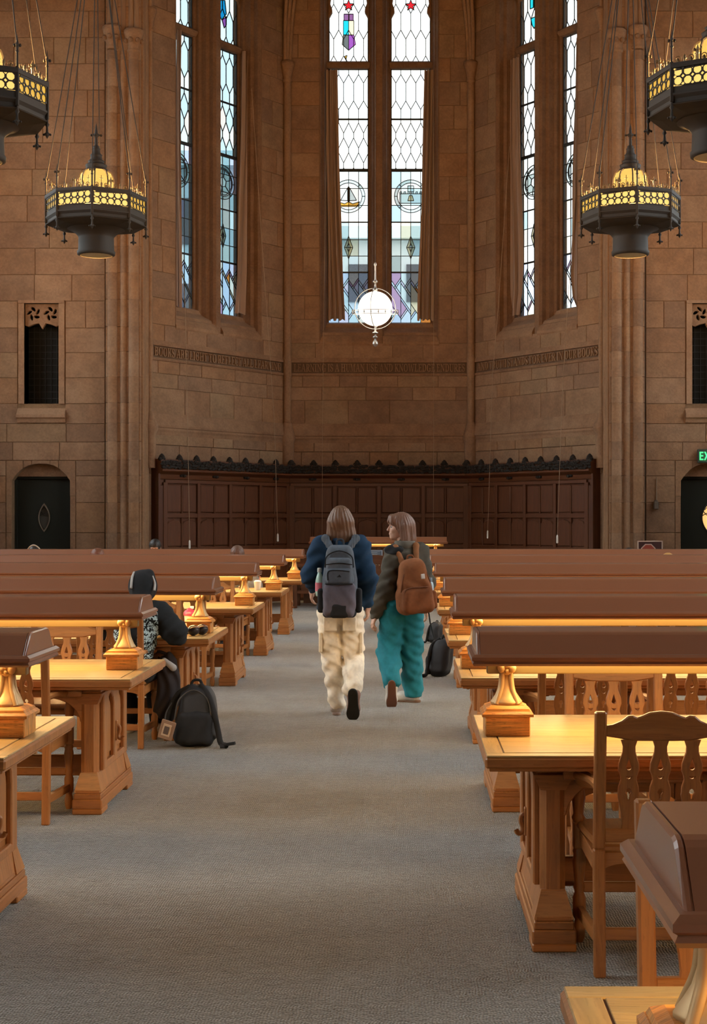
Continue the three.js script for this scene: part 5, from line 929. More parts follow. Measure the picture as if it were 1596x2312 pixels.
function faceParts(parent, M, k, lipC, browMat) {
  const mk = (name, g, m) => { g.scale(k, k, k); g.applyMatrix4(M); part(name, boxUV(g), m, parent); };
  for (const s of [-1, 1]) {
    mk('eye', ball(0.0115, s * 0.03, 0.007, -0.078, 12, 8), std([0.5, 0.46, 0.42], { roughness: 0.3 }));
    mk('iris', ball(0.006, s * 0.03, 0.007, -0.0855, 8, 6), std([0.06, 0.035, 0.02], { roughness: 0.3 }));
    mk('eyebrow', tube([[s * 0.012, 0.027, -0.09], [s * 0.03, 0.033, -0.089], [s * 0.048, 0.026, -0.077]], 0.0042, 5), browMat);
  }
  mk('lips', merge([tube([[-0.02, -0.054, -0.086], [0, -0.0525, -0.094], [0.02, -0.054, -0.086]], 0.0045, 6), tube([[-0.017, -0.059, -0.086], [0, -0.061, -0.093], [0.017, -0.059, -0.086]], 0.005, 6)]), std(lipC, { roughness: 0.5 }));
}
const hairMat = (c) => phys(c, { roughness: 0.5, sheen: 0.4, sheenColor: new THREE.Color(0.5, 0.35, 0.25), sheenRoughness: 0.5 });
// strands: ridges running down the hair
function strands(f, amp, freq) { return (x, y, z) => { const a = Math.atan2(x, z + 0.0001); return f(x, y, z) + amp * (Math.sin(a * freq + 3 * Math.sin(y * 14)) * 0.6 + Math.sin(a * freq * 2.3 + y * 30) * 0.4); }; }
function shoe(parent, M, upper, sole, L = 0.285, w = 0.1) { // toe towards -z, sole on y = 0, heel at z = 0
  const f = join([cap(0, 0.055, -0.03, 0.045, 0, 0.045, -0.15, 0.044), cap(0, 0.045, -0.15, 0.044, 0, 0.032, -L + 0.05, 0.036), cap(0, 0.06, -0.035, 0.042, 0, 0.09, -0.04, 0.043)], 0.03);
  const up = nets((x, y, z) => smax(f(x * 0.92, y, z), 0.014 - y, 0.006), [-0.08, 0, -0.32], [0.08, 0.15, 0.05], 0.008); up.applyMatrix4(M);
  const s = new THREE.Shape(); s.moveTo(-w * 0.35, 0.01); s.bezierCurveTo(-w * 0.36, L * 0.3, -w * 0.3, L * 0.45, -w * 0.45, L * 0.64); s.bezierCurveTo(-w * 0.56, L * 0.85, -w * 0.34, L, -w * 0.05, L); s.bezierCurveTo(w * 0.32, L, w * 0.54, L * 0.86, w * 0.46, L * 0.64); s.bezierCurveTo(w * 0.36, L * 0.45, w * 0.37, L * 0.3, w * 0.35, 0.01); s.bezierCurveTo(w * 0.33, -0.045, -w * 0.33, -0.045, -w * 0.35, 0.01);
  const g = extrude(s, 0.024, 0.005, 8); g.rotateX(-Math.PI / 2); g.applyMatrix4(M);
  const u = part('shoe', up, upper, parent); part('sole', g, sole, u);
}
function bodyMesh(parent, list, lo, hi, extra) { const g = nets(join(list, 0.05), lo, hi, 0.016); return part('body', [g, ...extra], skin, parent); }

// ------------------------------------------------------------------ the person in the navy jumper
{
  const t = thing('person', 'walking person in navy jumper and cream trousers, long brown hair, seen from behind', 'person', [-0.555, 0, -12.1]);
  const HM = place([0.0, 1.585, -0.015], 0.02, 0.06);
  const La = [[-0.165, 1.39, 0.0, 0.055], [-0.245, 1.155, 0.045, 0.042], [-0.245, 1.05, -0.15, 0.03]], Ra = [[0.16, 1.39, 0, 0.055], [0.225, 1.13, 0.05, 0.042], [0.222, 0.93, -0.02, 0.03]];
  const Ll = [[-0.085, 0.88, 0, 0.085], [-0.07, 0.47, -0.03, 0.055], [-0.025, 0.09, 0.02, 0.04]], Rl = [[0.085, 0.88, 0, 0.085], [0.095, 0.47, -0.05, 0.055], [0.108, 0.235, 0.27, 0.04]];
  bodyMesh(t, [cap(0, 1.36, 0, 0.1, 0, 1.02, 0, 0.1), cap(-0.14, 1.38, 0, 0.06, 0.14, 1.38, 0, 0.06), ell(0, 0.92, 0, 0.14, 0.12, 0.1), cap(0, 1.42, 0, 0.05, 0, 1.5, 0.0, 0.05), ...limb(La), ...limb(Ra), ...limb(Ll), ...limb(Rl)], [-0.36, 0.03, -0.3], [0.36, 1.56, 0.45], [headGeo(HM), handGeo(1, place([-0.244, 1.03, -0.165], 0.35, 0.2, -0.05), 0.6), handGeo(-1, place([0.222, 0.90, -0.025], 0.2, -0.2, 0.0), 0.6)]);
  const wr = (x, y, z) => 0.006 * Math.sin(y * 60 + 5 * Math.sin(x * 11) + z * 20) + 0.004 * Math.sin(y * 33 - x * 40);
  const grow = (l, d) => l.map(([x, y, z, r], i) => [x, y, z, d[i]]);
  const jum = join([ell(0, 1.25, 0.0, 0.185, 0.24, 0.13), ell(0, 1.0, 0, 0.175, 0.22, 0.125), cap(-0.15, 1.385, 0, 0.075, 0.15, 1.385, 0, 0.075), cap(-0.08, 0.88, 0, 0.105, 0.08, 0.88, 0, 0.105), cap(0, 1.40, 0, 0.08, 0, 1.455, 0.0, 0.07), ...limb(grow(La, [0.085, 0.072, 0.05])), ...limb(grow(Ra, [0.085, 0.074, 0.052]))], 0.06);
  part('jumper', nets((x, y, z) => smax(jum(x, y, z) + wr(x, y, z), 0.828 - y, 0.012), [-0.38, 0.8, -0.3], [0.38, 1.54, 0.24], 0.0115), fabric([0.006, 0.042, 0.10]), t);
  part('jumper_hem', nets((x, y, z) => Math.max(jum(x, y, z) - 0.004, Math.abs(y - 0.85) - 0.026), [-0.2, 0.81, -0.2], [0.2, 0.9, 0.2], 0.011), fabric([0.008, 0.016, 0.04]), t);
  const tr = join([ell(0, 0.86, 0.0, 0.17, 0.12, 0.125), ...limb([[-0.088, 0.84, 0.0, 0.108], [-0.078, 0.47, -0.03, 0.084], [-0.05, 0.28, -0.01, 0.076], [-0.025, 0.09, 0.02, 0.068]]), ...limb([[0.088, 0.84, 0.0, 0.108], [0.107, 0.46, -0.04, 0.086], [0.112, 0.33, 0.14, 0.082], [0.108, 0.24, 0.27, 0.078]])], 0.03);
  const tw = (x, y, z) => 0.007 * Math.sin(y * 42 + 6 * x + 2 * Math.sin(x * 30)) * (y < 0.62 ? 1 : 0.6) + 0.004 * Math.sin(y * 85 + x * 50 + z * 30);
  const tg = part('trousers', nets((x, y, z) => smax(smax(tr(x, y, z) + tw(x, y, z), y - 0.93, 0.01), 0.045 - y, 0.01), [-0.24, 0.03, -0.22], [0.25, 0.96, 0.42], 0.0105), fabric([1.0, 0.90, 0.73]), t);
  for (const [x, s] of [[-0.165, -1], [0.178, 1]]) { const g = cbox(0.03, 0.17, 0.13, x * 0.98, 0.60, 0.005, 0.012, 1); part('cargo_pocket', g, fabric([0.95, 0.84, 0.66]), tg); void s; }
  for (const s of [-1, 1]) part('back_pocket', cbox(0.11, 0.12, 0.02, s * 0.08, 0.755, 0.108, 0.008, 1), fabric([0.95, 0.84, 0.66]), tg);
  shoe(t, place([-0.03, 0, 0.055], 0, 0.05), fabric([0.60, 0.52, 0.45]), std([0.30, 0.22, 0.18]));
  shoe(t, place([0.115, 0.222, 0.375], -1.38, 0.0, -0.1), fabric([0.30, 0.18, 0.15]), std([0.012, 0.012, 0.012], { roughness: 0.85 }), 0.235, 0.112);
  const hb = join([ell(0, 0.035, 0.018, 0.092, 0.108, 0.108), cap(-0.05, 0.0, 0.05, 0.062, -0.065, -0.13, 0.045, 0.05), cap(0.05, 0.0, 0.05, 0.062, 0.075, -0.13, 0.05, 0.05), cap(0, 0, 0.065, 0.06, 0, -0.125, 0.062, 0.045), cap(0.07, -0.1, 0.045, 0.045, 0.098, -0.15, 0.06, 0.03), cap(0.098, -0.15, 0.06, 0.03, 0.135, -0.175, 0.06, 0.014), cap(-0.06, -0.1, 0.045, 0.04, -0.088, -0.16, 0.05, 0.026), cap(-0.088, -0.16, 0.05, 0.026, -0.112, -0.19, 0.055, 0.012), cap(0.02, -0.12, 0.07, 0.045, 0.03, -0.185, 0.085, 0.02)], 0.04);
  const hg = nets(strands((x, y, z) => smax(hb(x, y, z), -ell(0, -0.05, -0.12, 0.075, 0.1, 0.09)(x, y, z), 0.02), 0.004, 26), [-0.16, -0.22, -0.13], [0.16, 0.18, 0.16], 0.0065); hg.applyMatrix4(HM); part('hair', hg, hairMat([0.15, 0.072, 0.036]), t);
  faceParts(t, HM, 1, [0.45, 0.2, 0.16], hairMat([0.07, 0.035, 0.02]));
}
// grey rucksack on that person's back
{
  const t = thing('backpack', 'grey and black rucksack worn by the person in the navy jumper', 'backpack', [-0.55, 0.025, -11.97]);
  const grey = fabric([0.105, 0.125, 0.15]), dark = fabric([0.035, 0.04, 0.05]), plum = fabric([0.135, 0.118, 0.145]), blk = fabric([0.012, 0.012, 0.014]);
  const taper = (f) => (x, y, z) => f(x * (1 + Math.max(0, y - 1.10) * 1.3), y, z);
  part('main_body', nets(taper(rbox(0, 1.10, 0.095, 0.285, 0.56, 0.19, 0.07)), [-0.17, 0.79, -0.03], [0.17, 1.41, 0.22], 0.009), grey, t);
  part('upper_pocket', nets(taper(rbox(0, 1.17, 0.185, 0.235, 0.22, 0.10, 0.035)), [-0.15, 1.03, 0.1], [0.15, 1.31, 0.26], 0.008), fabric([0.13, 0.155, 0.185]), t);
  part('small_pocket', nets(rbox(0, 1.13, 0.225, 0.2, 0.13, 0.06, 0.025), [-0.13, 1.04, 0.17], [0.13, 1.22, 0.28], 0.007), fabric([0.115, 0.135, 0.165]), t);
  part('lower_pocket', nets((x, y, z) => rbox(0, 0.94, 0.19, 0.26, 0.28, 0.13, 0.05)(x, y, z) + 0.004 * Math.sin(x * 60 + y * 45), [-0.16, 0.77, 0.1], [0.16, 1.11, 0.29], 0.008), plum, t);
  part('base_patch', nets(rbox(0, 0.855, 0.19, 0.15, 0.12, 0.142, 0.03), [-0.1, 0.77, 0.1], [0.1, 0.93, 0.28], 0.008), blk, t);
  part('base', nets(rbox(0, 0.83, 0.10, 0.27, 0.07, 0.21, 0.03), [-0.16, 0.78, -0.03], [0.16, 0.88, 0.23], 0.009), blk, t);
  for (const s of [-1, 1]) part('side_pocket', nets(rbox(s * 0.15, 0.93, 0.09, 0.06, 0.2, 0.13, 0.025), [s * 0.15 - 0.06, 0.81, 0], [s * 0.15 + 0.06, 1.05, 0.18], 0.009), blk, t);
  part('zip', [tube([[-0.115, 1.20, 0.20], [-0.10, 1.29, 0.2], [0, 1.335, 0.205], [0.10, 1.29, 0.2], [0.115, 1.20, 0.20]], 0.005, 5, 20), tube([[-0.105, 1.225, 0.236], [0, 1.238, 0.24], [0.105, 1.225, 0.236]], 0.004, 5), tube([[-0.09, 1.10, 0.252], [-0.085, 1.17, 0.255], [0, 1.18, 0.257], [0.085, 1.17, 0.255]], 0.004, 5), tube([[-0.11, 1.07, 0.244], [0, 1.065, 0.258], [0.11, 1.07, 0.244]], 0.005, 5)].map((g) => boxUV(g)), blk, t);
  part('emblem', (() => { const g = extrude(shapeOf([[-0.018, 0], [0.02, 0], [0.012, 0.012], [0.004, 0.022], [-0.004, 0.012]]), 0.003); g.translate(0.0, 1.125, 0.254); return g; })(), blk, t);
  for (const s of [-1, 1]) part('shoulder_strap', nets((x, y, z) => join([cap(s * 0.06, 1.33, 0.06, 0.028, s * 0.125, 1.432, -0.03, 0.03), cap(s * 0.125, 1.432, -0.03, 0.03, s * 0.135, 1.425, -0.18, 0.03), cap(s * 0.135, 1.425, -0.18, 0.03, s * 0.13, 1.2, -0.27, 0.028), cap(s * 0.13, 1.2, -0.27, 0.028, s * 0.15, 1.0, -0.13, 0.02)], 0.02)(x, y, z) + 0.004 * Math.cos(x * 300), [s * 0.11 - 0.09, 0.95, -0.33], [s * 0.11 + 0.09, 1.48, 0.12], 0.0095), grey, t);
  part('grab_loop', boxUV(tube([[-0.03, 1.375, 0.04], [-0.02, 1.42, 0.03], [0.02, 1.42, 0.03], [0.03, 1.375, 0.04]], 0.009, 6, 12)), dark, t);
  const b = thing('drink_bottle', 'small green and pink bottle in the grey rucksack\'s side pocket', 'bottle', [-0.715, 0.985, -11.875], 0);
  part('bottle_body', boxUV(lathe([[0.001, 0], [0.03, 0.005], [0.034, 0.03], [0.033, 0.13], [0.026, 0.16], [0.016, 0.19], [0.015, 0.205]], 16), 1), phys([0.42, 0.62, 0.55], { roughness: 0.25 }), b);
  part('bottle_label', boxUV(lathe([[0.0352, 0.045], [0.0355, 0.05], [0.0352, 0.115]], 16), 1), std([0.66, 0.18, 0.22], { roughness: 0.6 }), b);
  part('bottle_cap', boxUV(lathe([[0.001, 0.235], [0.016, 0.234], [0.0185, 0.228], [0.0185, 0.2], [0.014, 0.198]], 14), 1), std([0.55, 0.58, 0.55]), b);
}
// ------------------------------------------------------------------ the person in the olive jacket
{
  const t = thing('person', 'walking person in olive jacket and teal trousers, face turned to the left', 'person', [-0.02, 0, -12.9]);
  const HM = place([-0.05, 1.535, -0.02], 0.05, 1.72, 0, 0);
  const La = [[-0.10, 1.305, 0.07, 0.05], [-0.165, 1.02, 0.115, 0.04], [-0.255, 0.79, 0.075, 0.028]], Ra = [[0.13, 1.325, -0.06, 0.05], [0.19, 1.05, -0.06, 0.04], [0.19, 0.84, -0.16, 0.028]];
  const Ll = [[-0.105, 0.87, 0.03, 0.08], [-0.14, 0.46, 0.02, 0.055], [-0.115, 0.2, 0.31, 0.038]], Rl = [[0.06, 0.87, -0.02, 0.08], [0.05, 0.46, -0.05, 0.055], [0.075, 0.09, 0.02, 0.038]];
  bodyMesh(t, [cap(0.01, 1.29, 0, 0.09, -0.02, 1.0, 0, 0.09), cap(-0.08, 1.30, 0.05, 0.05, 0.11, 1.32, -0.05, 0.05), ell(-0.02, 0.91, 0, 0.13, 0.12, 0.1), cap(0.0, 1.34, 0, 0.045, -0.035, 1.44, -0.005, 0.045), ...limb(La), ...limb(Ra), ...limb(Ll), ...limb(Rl)], [-0.36, 0.03, -0.3], [0.36, 1.5, 0.45], [headGeo(HM, 0.95), handGeo(1, place([-0.262, 0.775, 0.07], -0.15, 0.3, -0.35), 0.7), handGeo(-1, place([0.19, 0.82, -0.17], 0.3, 0, 0), 0.6)]);
  const jk = join([ell(0.0, 1.16, 0.0, 0.165, 0.23, 0.135), ell(-0.02, 0.94, 0, 0.165, 0.16, 0.135), cap(-0.09, 1.30, 0.055, 0.075, 0.12, 1.325, -0.055, 0.07), cap(0.0, 1.33, 0, 0.075, -0.02, 1.39, 0, 0.062), ...limb([[-0.10, 1.30, 0.07, 0.09], [-0.165, 1.02, 0.115, 0.078], [-0.235, 0.845, 0.085, 0.066], [-0.262, 0.765, 0.07, 0.052]]), ...limb([[0.13, 1.32, -0.06, 0.08], [0.19, 1.05, -0.06, 0.07], [0.19, 0.84, -0.16, 0.052]])], 0.05);
  const wr = (x, y, z) => 0.007 * Math.sin(y * 45 + 14 * x + 3 * Math.sin(z * 20)) + 0.004 * Math.sin(y * 80 - x * 50);
  part('jacket', nets((x, y, z) => smax(jk(x, y, z) + wr(x, y, z), (x < -0.19 ? 0.735 : 0.82) - y, 0.01), [-0.37, 0.71, -0.27], [0.3, 1.47, 0.24], 0.0115), fabric([0.088, 0.074, 0.052]), t);
  part('shoulder_patch', nets((x, y, z) => Math.max(jk(x, y, z) + wr(x, y, z) - 0.005, ell(-0.10, 1.345, 0.10, 0.085, 0.05, 0.1)(x, y, z)), [-0.2, 1.26, -0.02], [0.02, 1.44, 0.22], 0.008), fabric([0.012, 0.012, 0.013]), t);
  part('collar', nets((x, y, z) => Math.max(Math.abs(ell(-0.005, 1.40, 0.0, 0.085, 0.075, 0.085)(x, y, z)) - 0.008, Math.abs(y - 1.385) - 0.038), [-0.12, 1.33, -0.12], [0.11, 1.44, 0.12], 0.007), fabric([0.16, 0.145, 0.115]), t);
  const tr = join([ell(-0.02, 0.86, 0.0, 0.165, 0.12, 0.13), ...limb([[-0.108, 0.84, 0.03, 0.112], [-0.145, 0.46, 0.02, 0.104], [-0.135, 0.34, 0.14, 0.095], [-0.118, 0.215, 0.285, 0.078]]), ...limb([[0.06, 0.84, -0.02, 0.11], [0.055, 0.46, -0.05, 0.1], [0.06, 0.25, -0.01, 0.092], [0.072, 0.075, 0.02, 0.085]])], 0.028);
  const tw = (x, y, z) => 0.008 * Math.sin(y * 36 + 10 * x + 2 * Math.sin(x * 30)) * (y < 0.6 ? 1 : 0.5) + 0.004 * Math.sin(y * 80 + x * 50 + z * 30);
  part('trousers', nets((x, y, z) => smax(smax(tr(x, y, z) + tw(x, y, z), y - 0.92, 0.01), 0.05 - y, 0.01), [-0.29, 0.03, -0.22], [0.22, 0.95, 0.42], 0.0105), fabric([0.010, 0.20, 0.26]), t);
  shoe(t, place([-0.115, 0.20, 0.37], -1.4, 0.05, 0.0), fabric([0.62, 0.58, 0.52]), std([0.14, 0.055, 0.03], { roughness: 0.8 }), 0.225, 0.098);
  shoe(t, place([0.105, 0, 0.03], 0, 1.15), fabric([0.68, 0.65, 0.6]), std([0.22, 0.13, 0.09]), 0.25, 0.09);
  // hair to the shoulder with a fringe; here the head looks to -z of its own frame
  const hb = join([ell(0, 0.04, 0.016, 0.094, 0.108, 0.112), cap(-0.06, 0.02, 0.03, 0.05, -0.07, -0.12, 0.05, 0.04), cap(0.06, 0.02, 0.03, 0.05, 0.07, -0.12, 0.05, 0.04), cap(0, 0.0, 0.075, 0.055, 0, -0.13, 0.095, 0.05), cap(0, -0.12, 0.095, 0.055, 0, -0.18, 0.125, 0.035), cap(0, -0.18, 0.125, 0.035, 0, -0.195, 0.165, 0.014), cap(0, 0.03, 0.08, 0.06, 0, -0.08, 0.10, 0.055), cap(-0.045, 0.085, -0.075, 0.028, -0.06, 0.035, -0.09, 0.012), cap(0.045, 0.085, -0.075, 0.028, 0.06, 0.035, -0.09, 0.012), cap(0, 0.09, -0.08, 0.03, 0, 0.042, -0.108, 0.012)], 0.03);
  const hg = nets(strands((x, y, z) => smax(hb(x, y, z), -join([ell(0, -0.04, -0.115, 0.105, 0.082, 0.095)], 0.01)(x, y, z), 0.015), 0.004, 24), [-0.14, -0.24, -0.15], [0.14, 0.18, 0.19], 0.0062); hg.scale(0.97, 0.97, 0.97); hg.applyMatrix4(HM); part('hair', hg, hairMat([0.18, 0.088, 0.055]), t);
  faceParts(t, HM, 0.95, [0.5, 0.2, 0.17], hairMat([0.08, 0.04, 0.025]));
}
{
  const t = thing('backpack', 'rust brown rucksack worn by the person in the olive jacket', 'backpack', [0.045, 1.03, -12.73], 0.32); t.rotation.z = 0.09;
  const br = fabric([0.30, 0.098, 0.028]), br2 = fabric([0.27, 0.085, 0.024]), bd = fabric([0.20, 0.062, 0.02]);
  const tp = (f) => (x, y, z) => f(x * (1 + Math.max(0, y + 0.08) * 1.75), y, z);
  part('main_body', nets((x, y, z) => tp(rbox(0, 0, 0.03, 0.335, 0.48, 0.2, 0.085))(x, y, z) + 0.005 * Math.sin(x * 32 + y * 26 + 2 * Math.sin(y * 20)), [-0.19, -0.26, -0.1], [0.19, 0.26, 0.17], 0.009), br, t);
  part('front_pocket', nets((x, y, z) => rbox(0, -0.115, 0.105, 0.285, 0.23, 0.11, 0.05)(x, y, z) + 0.005 * Math.sin(x * 40 - y * 30), [-0.18, -0.26, 0.02], [0.18, 0.03, 0.19], 0.008), br2, t);
  part('pocket_zip', boxUV(tube([[-0.125, -0.06, 0.14], [-0.11, -0.015, 0.142], [0, -0.004, 0.152], [0.11, -0.02, 0.142], [0.13, -0.06, 0.135]], 0.006, 6, 20)), bd, t);
  part('seam_piping', boxUV(tube([[-0.16, -0.16, 0.075], [-0.122, 0.05, 0.1], [-0.065, 0.19, 0.09], [0, 0.225, 0.08], [0.065, 0.19, 0.09], [0.122, 0.05, 0.1], [0.16, -0.16, 0.075]], 0.0055, 6, 40)), bd, t);
  part('patch', nets(rbox(0.055, 0.085, 0.132, 0.038, 0.045, 0.012, 0.005), [0.02, 0.05, 0.115], [0.09, 0.12, 0.15], 0.004), std([0.72, 0.62, 0.55], { roughness: 0.7 }), t);
  part('grab_loop', boxUV(tube([[-0.03, 0.22, 0.0], [-0.02, 0.265, -0.005], [0.02, 0.265, -0.005], [0.03, 0.22, 0.0]], 0.01, 6, 12)), br2, t);
  for (const s of [-1, 1]) part('shoulder_strap', nets(join([cap(s * 0.06, 0.19, -0.03, 0.026, s * 0.095, 0.345, -0.10, 0.026), cap(s * 0.095, 0.345, -0.10, 0.026, s * 0.11, 0.33, -0.25, 0.026), cap(s * 0.11, 0.33, -0.25, 0.026, s * 0.13, 0.08, -0.33, 0.022), cap(s * 0.13, 0.08, -0.33, 0.022, s * 0.14, -0.14, -0.12, 0.015)], 0.02), [s * 0.1 - 0.1, -0.2, -0.4], [s * 0.1 + 0.1, 0.4, 0.04], 0.0095), fabric([0.36, 0.14, 0.05]), t);
  part('strap_tail', [bar([0.115, -0.18, 0.02], [0.118, -0.33, 0.04], 0.022, 0.006), bar([0.118, -0.33, 0.04], [0.14, -0.47, 0.05], 0.022, 0.006)], fabric([0.03, 0.035, 0.04]), t);
  part('side_pocket', nets(rbox(0.16, -0.13, 0.03, 0.06, 0.16, 0.12, 0.025), [0.11, -0.23, -0.05], [0.21, -0.03, 0.11], 0.009), br2, t);
  const b = thing('drink_bottle', 'pale blue bottle in the rust rucksack\'s side pocket', 'bottle', [0.195, 0.895, -12.75]);
  part('bottle_body', boxUV(lathe([[0.001, 0], [0.03, 0.004], [0.034, 0.02], [0.034, 0.14], [0.028, 0.165], [0.018, 0.175]], 16), 1), phys([0.45, 0.56, 0.6], { roughness: 0.25 }), b);
  part('bottle_cap', boxUV(lathe([[0.001, 0.21], [0.02, 0.208], [0.021, 0.172], [0.016, 0.17]], 14), 1), std([0.2, 0.24, 0.28]), b);
}
// ------------------------------------------------------------------ seated readers
function seated(label, pos, turn, o) { // faces -z; seat at 0.46
  const t = thing('person', label, 'person', pos, turn), lean = o.lean ?? 0.1, sx = o.sx ?? 0, hy = o.hy ?? 1.13, HM = place([sx * 0.6, hy, -lean - 0.06], o.nod ?? -0.25, o.yaw ?? 0);
  const ch = [sx * 0.5, 0.86, -lean * 0.6], nk = [sx * 0.6, hy - 0.13, -lean];
  const arms = o.arms ?? [[[-0.17, 0.92, -lean], [-0.24, 0.74, -lean - 0.1], [-0.12, 0.80, -lean - 0.36]], [[0.17, 0.92, -lean], [0.24, 0.74, -lean - 0.1], [0.12, 0.80, -lean - 0.36]]];
  const legs = [[[-0.09, 0.53, 0.0], [-0.11, 0.50, -0.42], [-0.11, 0.09, o.foot ?? -0.5]], [[0.09, 0.53, 0.0], [0.11, 0.50, -0.42], [0.11, 0.09, o.foot ?? -0.5]]];
  const wr = (l, r) => l.map((p, i) => [...p, r[i]]);
  const h = o.fine ? 0.013 : 0.02;
  part('body', [nets(join([cap(0, 0.56, 0.03, 0.1, ...ch, 0.1), cap(ch[0] - 0.13, 0.92, ch[2], 0.05, ch[0] + 0.13, 0.92, ch[2], 0.05), cap(...ch, 0.08, ...nk, 0.045), ...arms.flatMap((a) => limb(wr(a, [0.05, 0.04, 0.03]))), ...legs.flatMap((a) => limb(wr(a, [0.08, 0.055, 0.04])))], 0.05), [-0.4, 0.04, -0.75], [0.4, 1.1, 0.25], 0.02), headGeo(HM), ...arms.map((a, i) => handGeo(i ? -1 : 1, place([a[2][0], a[2][1], a[2][2] - 0.01], 1.3, 0, 0), 0.7))], skin, t);
  const fold = (x, y, z) => 0.007 * Math.sin(y * 40 + x * 22 + 3 * Math.sin(z * 15)) + 0.004 * Math.sin(y * 75 - x * 60);
  const top = join([cap(0, 0.56, 0.03, 0.145, ...ch, 0.15), cap(ch[0] - 0.14, 0.925, ch[2], 0.08, ch[0] + 0.14, 0.925, ch[2], 0.08), cap(...ch, 0.13, nk[0], nk[1] - 0.02, nk[2], 0.07), ...arms.flatMap((a) => limb(wr(a, [0.085, 0.075, 0.05])))], 0.06);
  const tf = (x, y, z) => top(x, y, z) + fold(x, y, z);
  const topM = part('top', nets((x, y, z) => smax(tf(x, y, z), 0.49 - y, 0.02), [-0.42, 0.45, -0.75], [0.46, 1.14, 0.3], h), fabric(o.top), t);
  part('trousers', nets(join([ell(0, 0.54, 0.02, 0.17, 0.1, 0.16), ...legs.flatMap((a) => limb(wr(a, [0.1, 0.085, 0.065])))], 0.04), [-0.3, 0.04, -0.65], [0.3, 0.66, 0.22], h), fabric(o.legs), t);
  for (const s of [-1, 1]) shoe(t, place([s * 0.11, 0, (o.foot ?? -0.5) + 0.05], 0, -s * 0.1), fabric(o.shoes ?? [0.1, 0.1, 0.1]), std([0.5, 0.46, 0.4]));
  const hb = o.long ? join([ell(0, 0.035, 0.016, 0.09, 0.104, 0.106), cap(0, 0, 0.06, 0.065, 0, -0.13, 0.06, 0.05)], 0.03) : ell(0, 0.04, 0.016, 0.088, 0.1, 0.106);
  const hg = nets(strands((x, y, z) => smax(hb(x, y, z), -ell(0, -0.06, -0.12, 0.085, 0.1, 0.1)(x, y, z), 0.015), 0.004, 20), [-0.13, -0.22, -0.13], [0.13, 0.17, 0.15], 0.008); hg.applyMatrix4(HM); part('hair', hg, hairMat(o.hair), t);
  faceParts(t, HM, 1, [0.45, 0.2, 0.16], hairMat(o.hair.map((c) => c * 0.7)));
  return { t, HM, tf, topM };
}
{
  const { t, HM, tf, topM } = seated('person in black printed jacket and hood reading at the third left table', [-2.0, 0, -10.47], 0, { top: [0.012, 0.014, 0.016], legs: [0.014, 0.014, 0.015], hair: [0.03, 0.02, 0.015], shoes: [0.42, 0.34, 0.28], lean: 0.12, hy: 1.085, sx: 0.12, nod: -0.45, fine: true, foot: -0.62, arms: [[[-0.15, 0.92, -0.1], [-0.22, 0.76, -0.16], [-0.1, 0.81, -0.42]], [[0.21, 0.93, -0.08], [0.335, 0.80, -0.03], [0.17, 0.82, -0.37]]] });
  const blk = fabric([0.010, 0.011, 0.013]), hood = nets(join([ell(0, 0.035, 0.02, 0.105, 0.118, 0.122), cap(0.0, 0.09, 0.03, 0.07, 0.045, 0.125, 0.05, 0.03), cap(0, -0.02, 0.075, 0.07, 0, -0.12, 0.08, 0.075)], 0.04), [-0.15, -0.22, -0.13], [0.15, 0.2, 0.2], 0.008); hood.applyMatrix4(HM); part('hood', hood, blk, t);
  const cordg = tube([[-0.06, 0.12, 0.085], [-0.062, 0.06, 0.128], [-0.06, -0.03, 0.14]], 0.009, 6, 12), c2 = tube([[0.075, 0.09, 0.08], [0.098, 0.03, 0.09], [0.10, -0.03, 0.1]], 0.009, 6, 12); cordg.applyMatrix4(HM); c2.applyMatrix4(HM); for (const g of [cordg, c2]) part('hood_cord', boxUV(g), std([0.5, 0.47, 0.43], { roughness: 0.5 }), t);
  // pale print on the back of the jacket
  const pr = texture(256, (i, x, y) => { const a = mid[(y * 2 % N) * N + (x * 2 % N)], b = fine[(y % N) * N + x], c = coarse[(y * 2 % N) * N + x], k = Math.sin(x * 0.16 + 5 * a + 9 * c) + 0.35 * b + 0.9 * (a - 0.5) > 0.35; return k ? [0.78, 0.86, 0.86] : [0.05, 0.08, 0.08]; }, true, 0.42);
  const pm = std([1, 1, 1], { map: pr, roughness: 0.9 });
  part('back_print', nets((x, y, z) => Math.max(tf(x, y, z) - 0.005, rbox(0.15, 0.80, 0.15, 0.14, 0.36, 0.5, 0.06)(x, y, z)), [0.05, 0.58, -0.15], [0.26, 1.02, 0.3], 0.009), pm, topM);
  part('side_print', nets((x, y, z) => Math.max(tf(x, y, z) - 0.005, rbox(-0.08, 0.76, 0.1, 0.13, 0.26, 0.5, 0.05)(x, y, z)), [-0.17, 0.6, -0.2], [0.01, 0.92, 0.3], 0.009), pm, topM);
}
seated('person whose brown hair and forehead show above the fifth lamp on the left', [-2.15, 0, -18.62], Math.PI, { top: [0.2, 0.18, 0.16], legs: [0.05, 0.06, 0.09], hair: [0.13, 0.06, 0.035], hy: 1.136, nod: -0.2 });
seated('person with dark hair whose head shows above the farthest left lamp, by the panelling', [-3.73, 0, -21.76], Math.PI, { top: [0.03, 0.03, 0.035], legs: [0.04, 0.05, 0.08], hair: [0.012, 0.01, 0.009], hy: 1.17, nod: -0.3 });
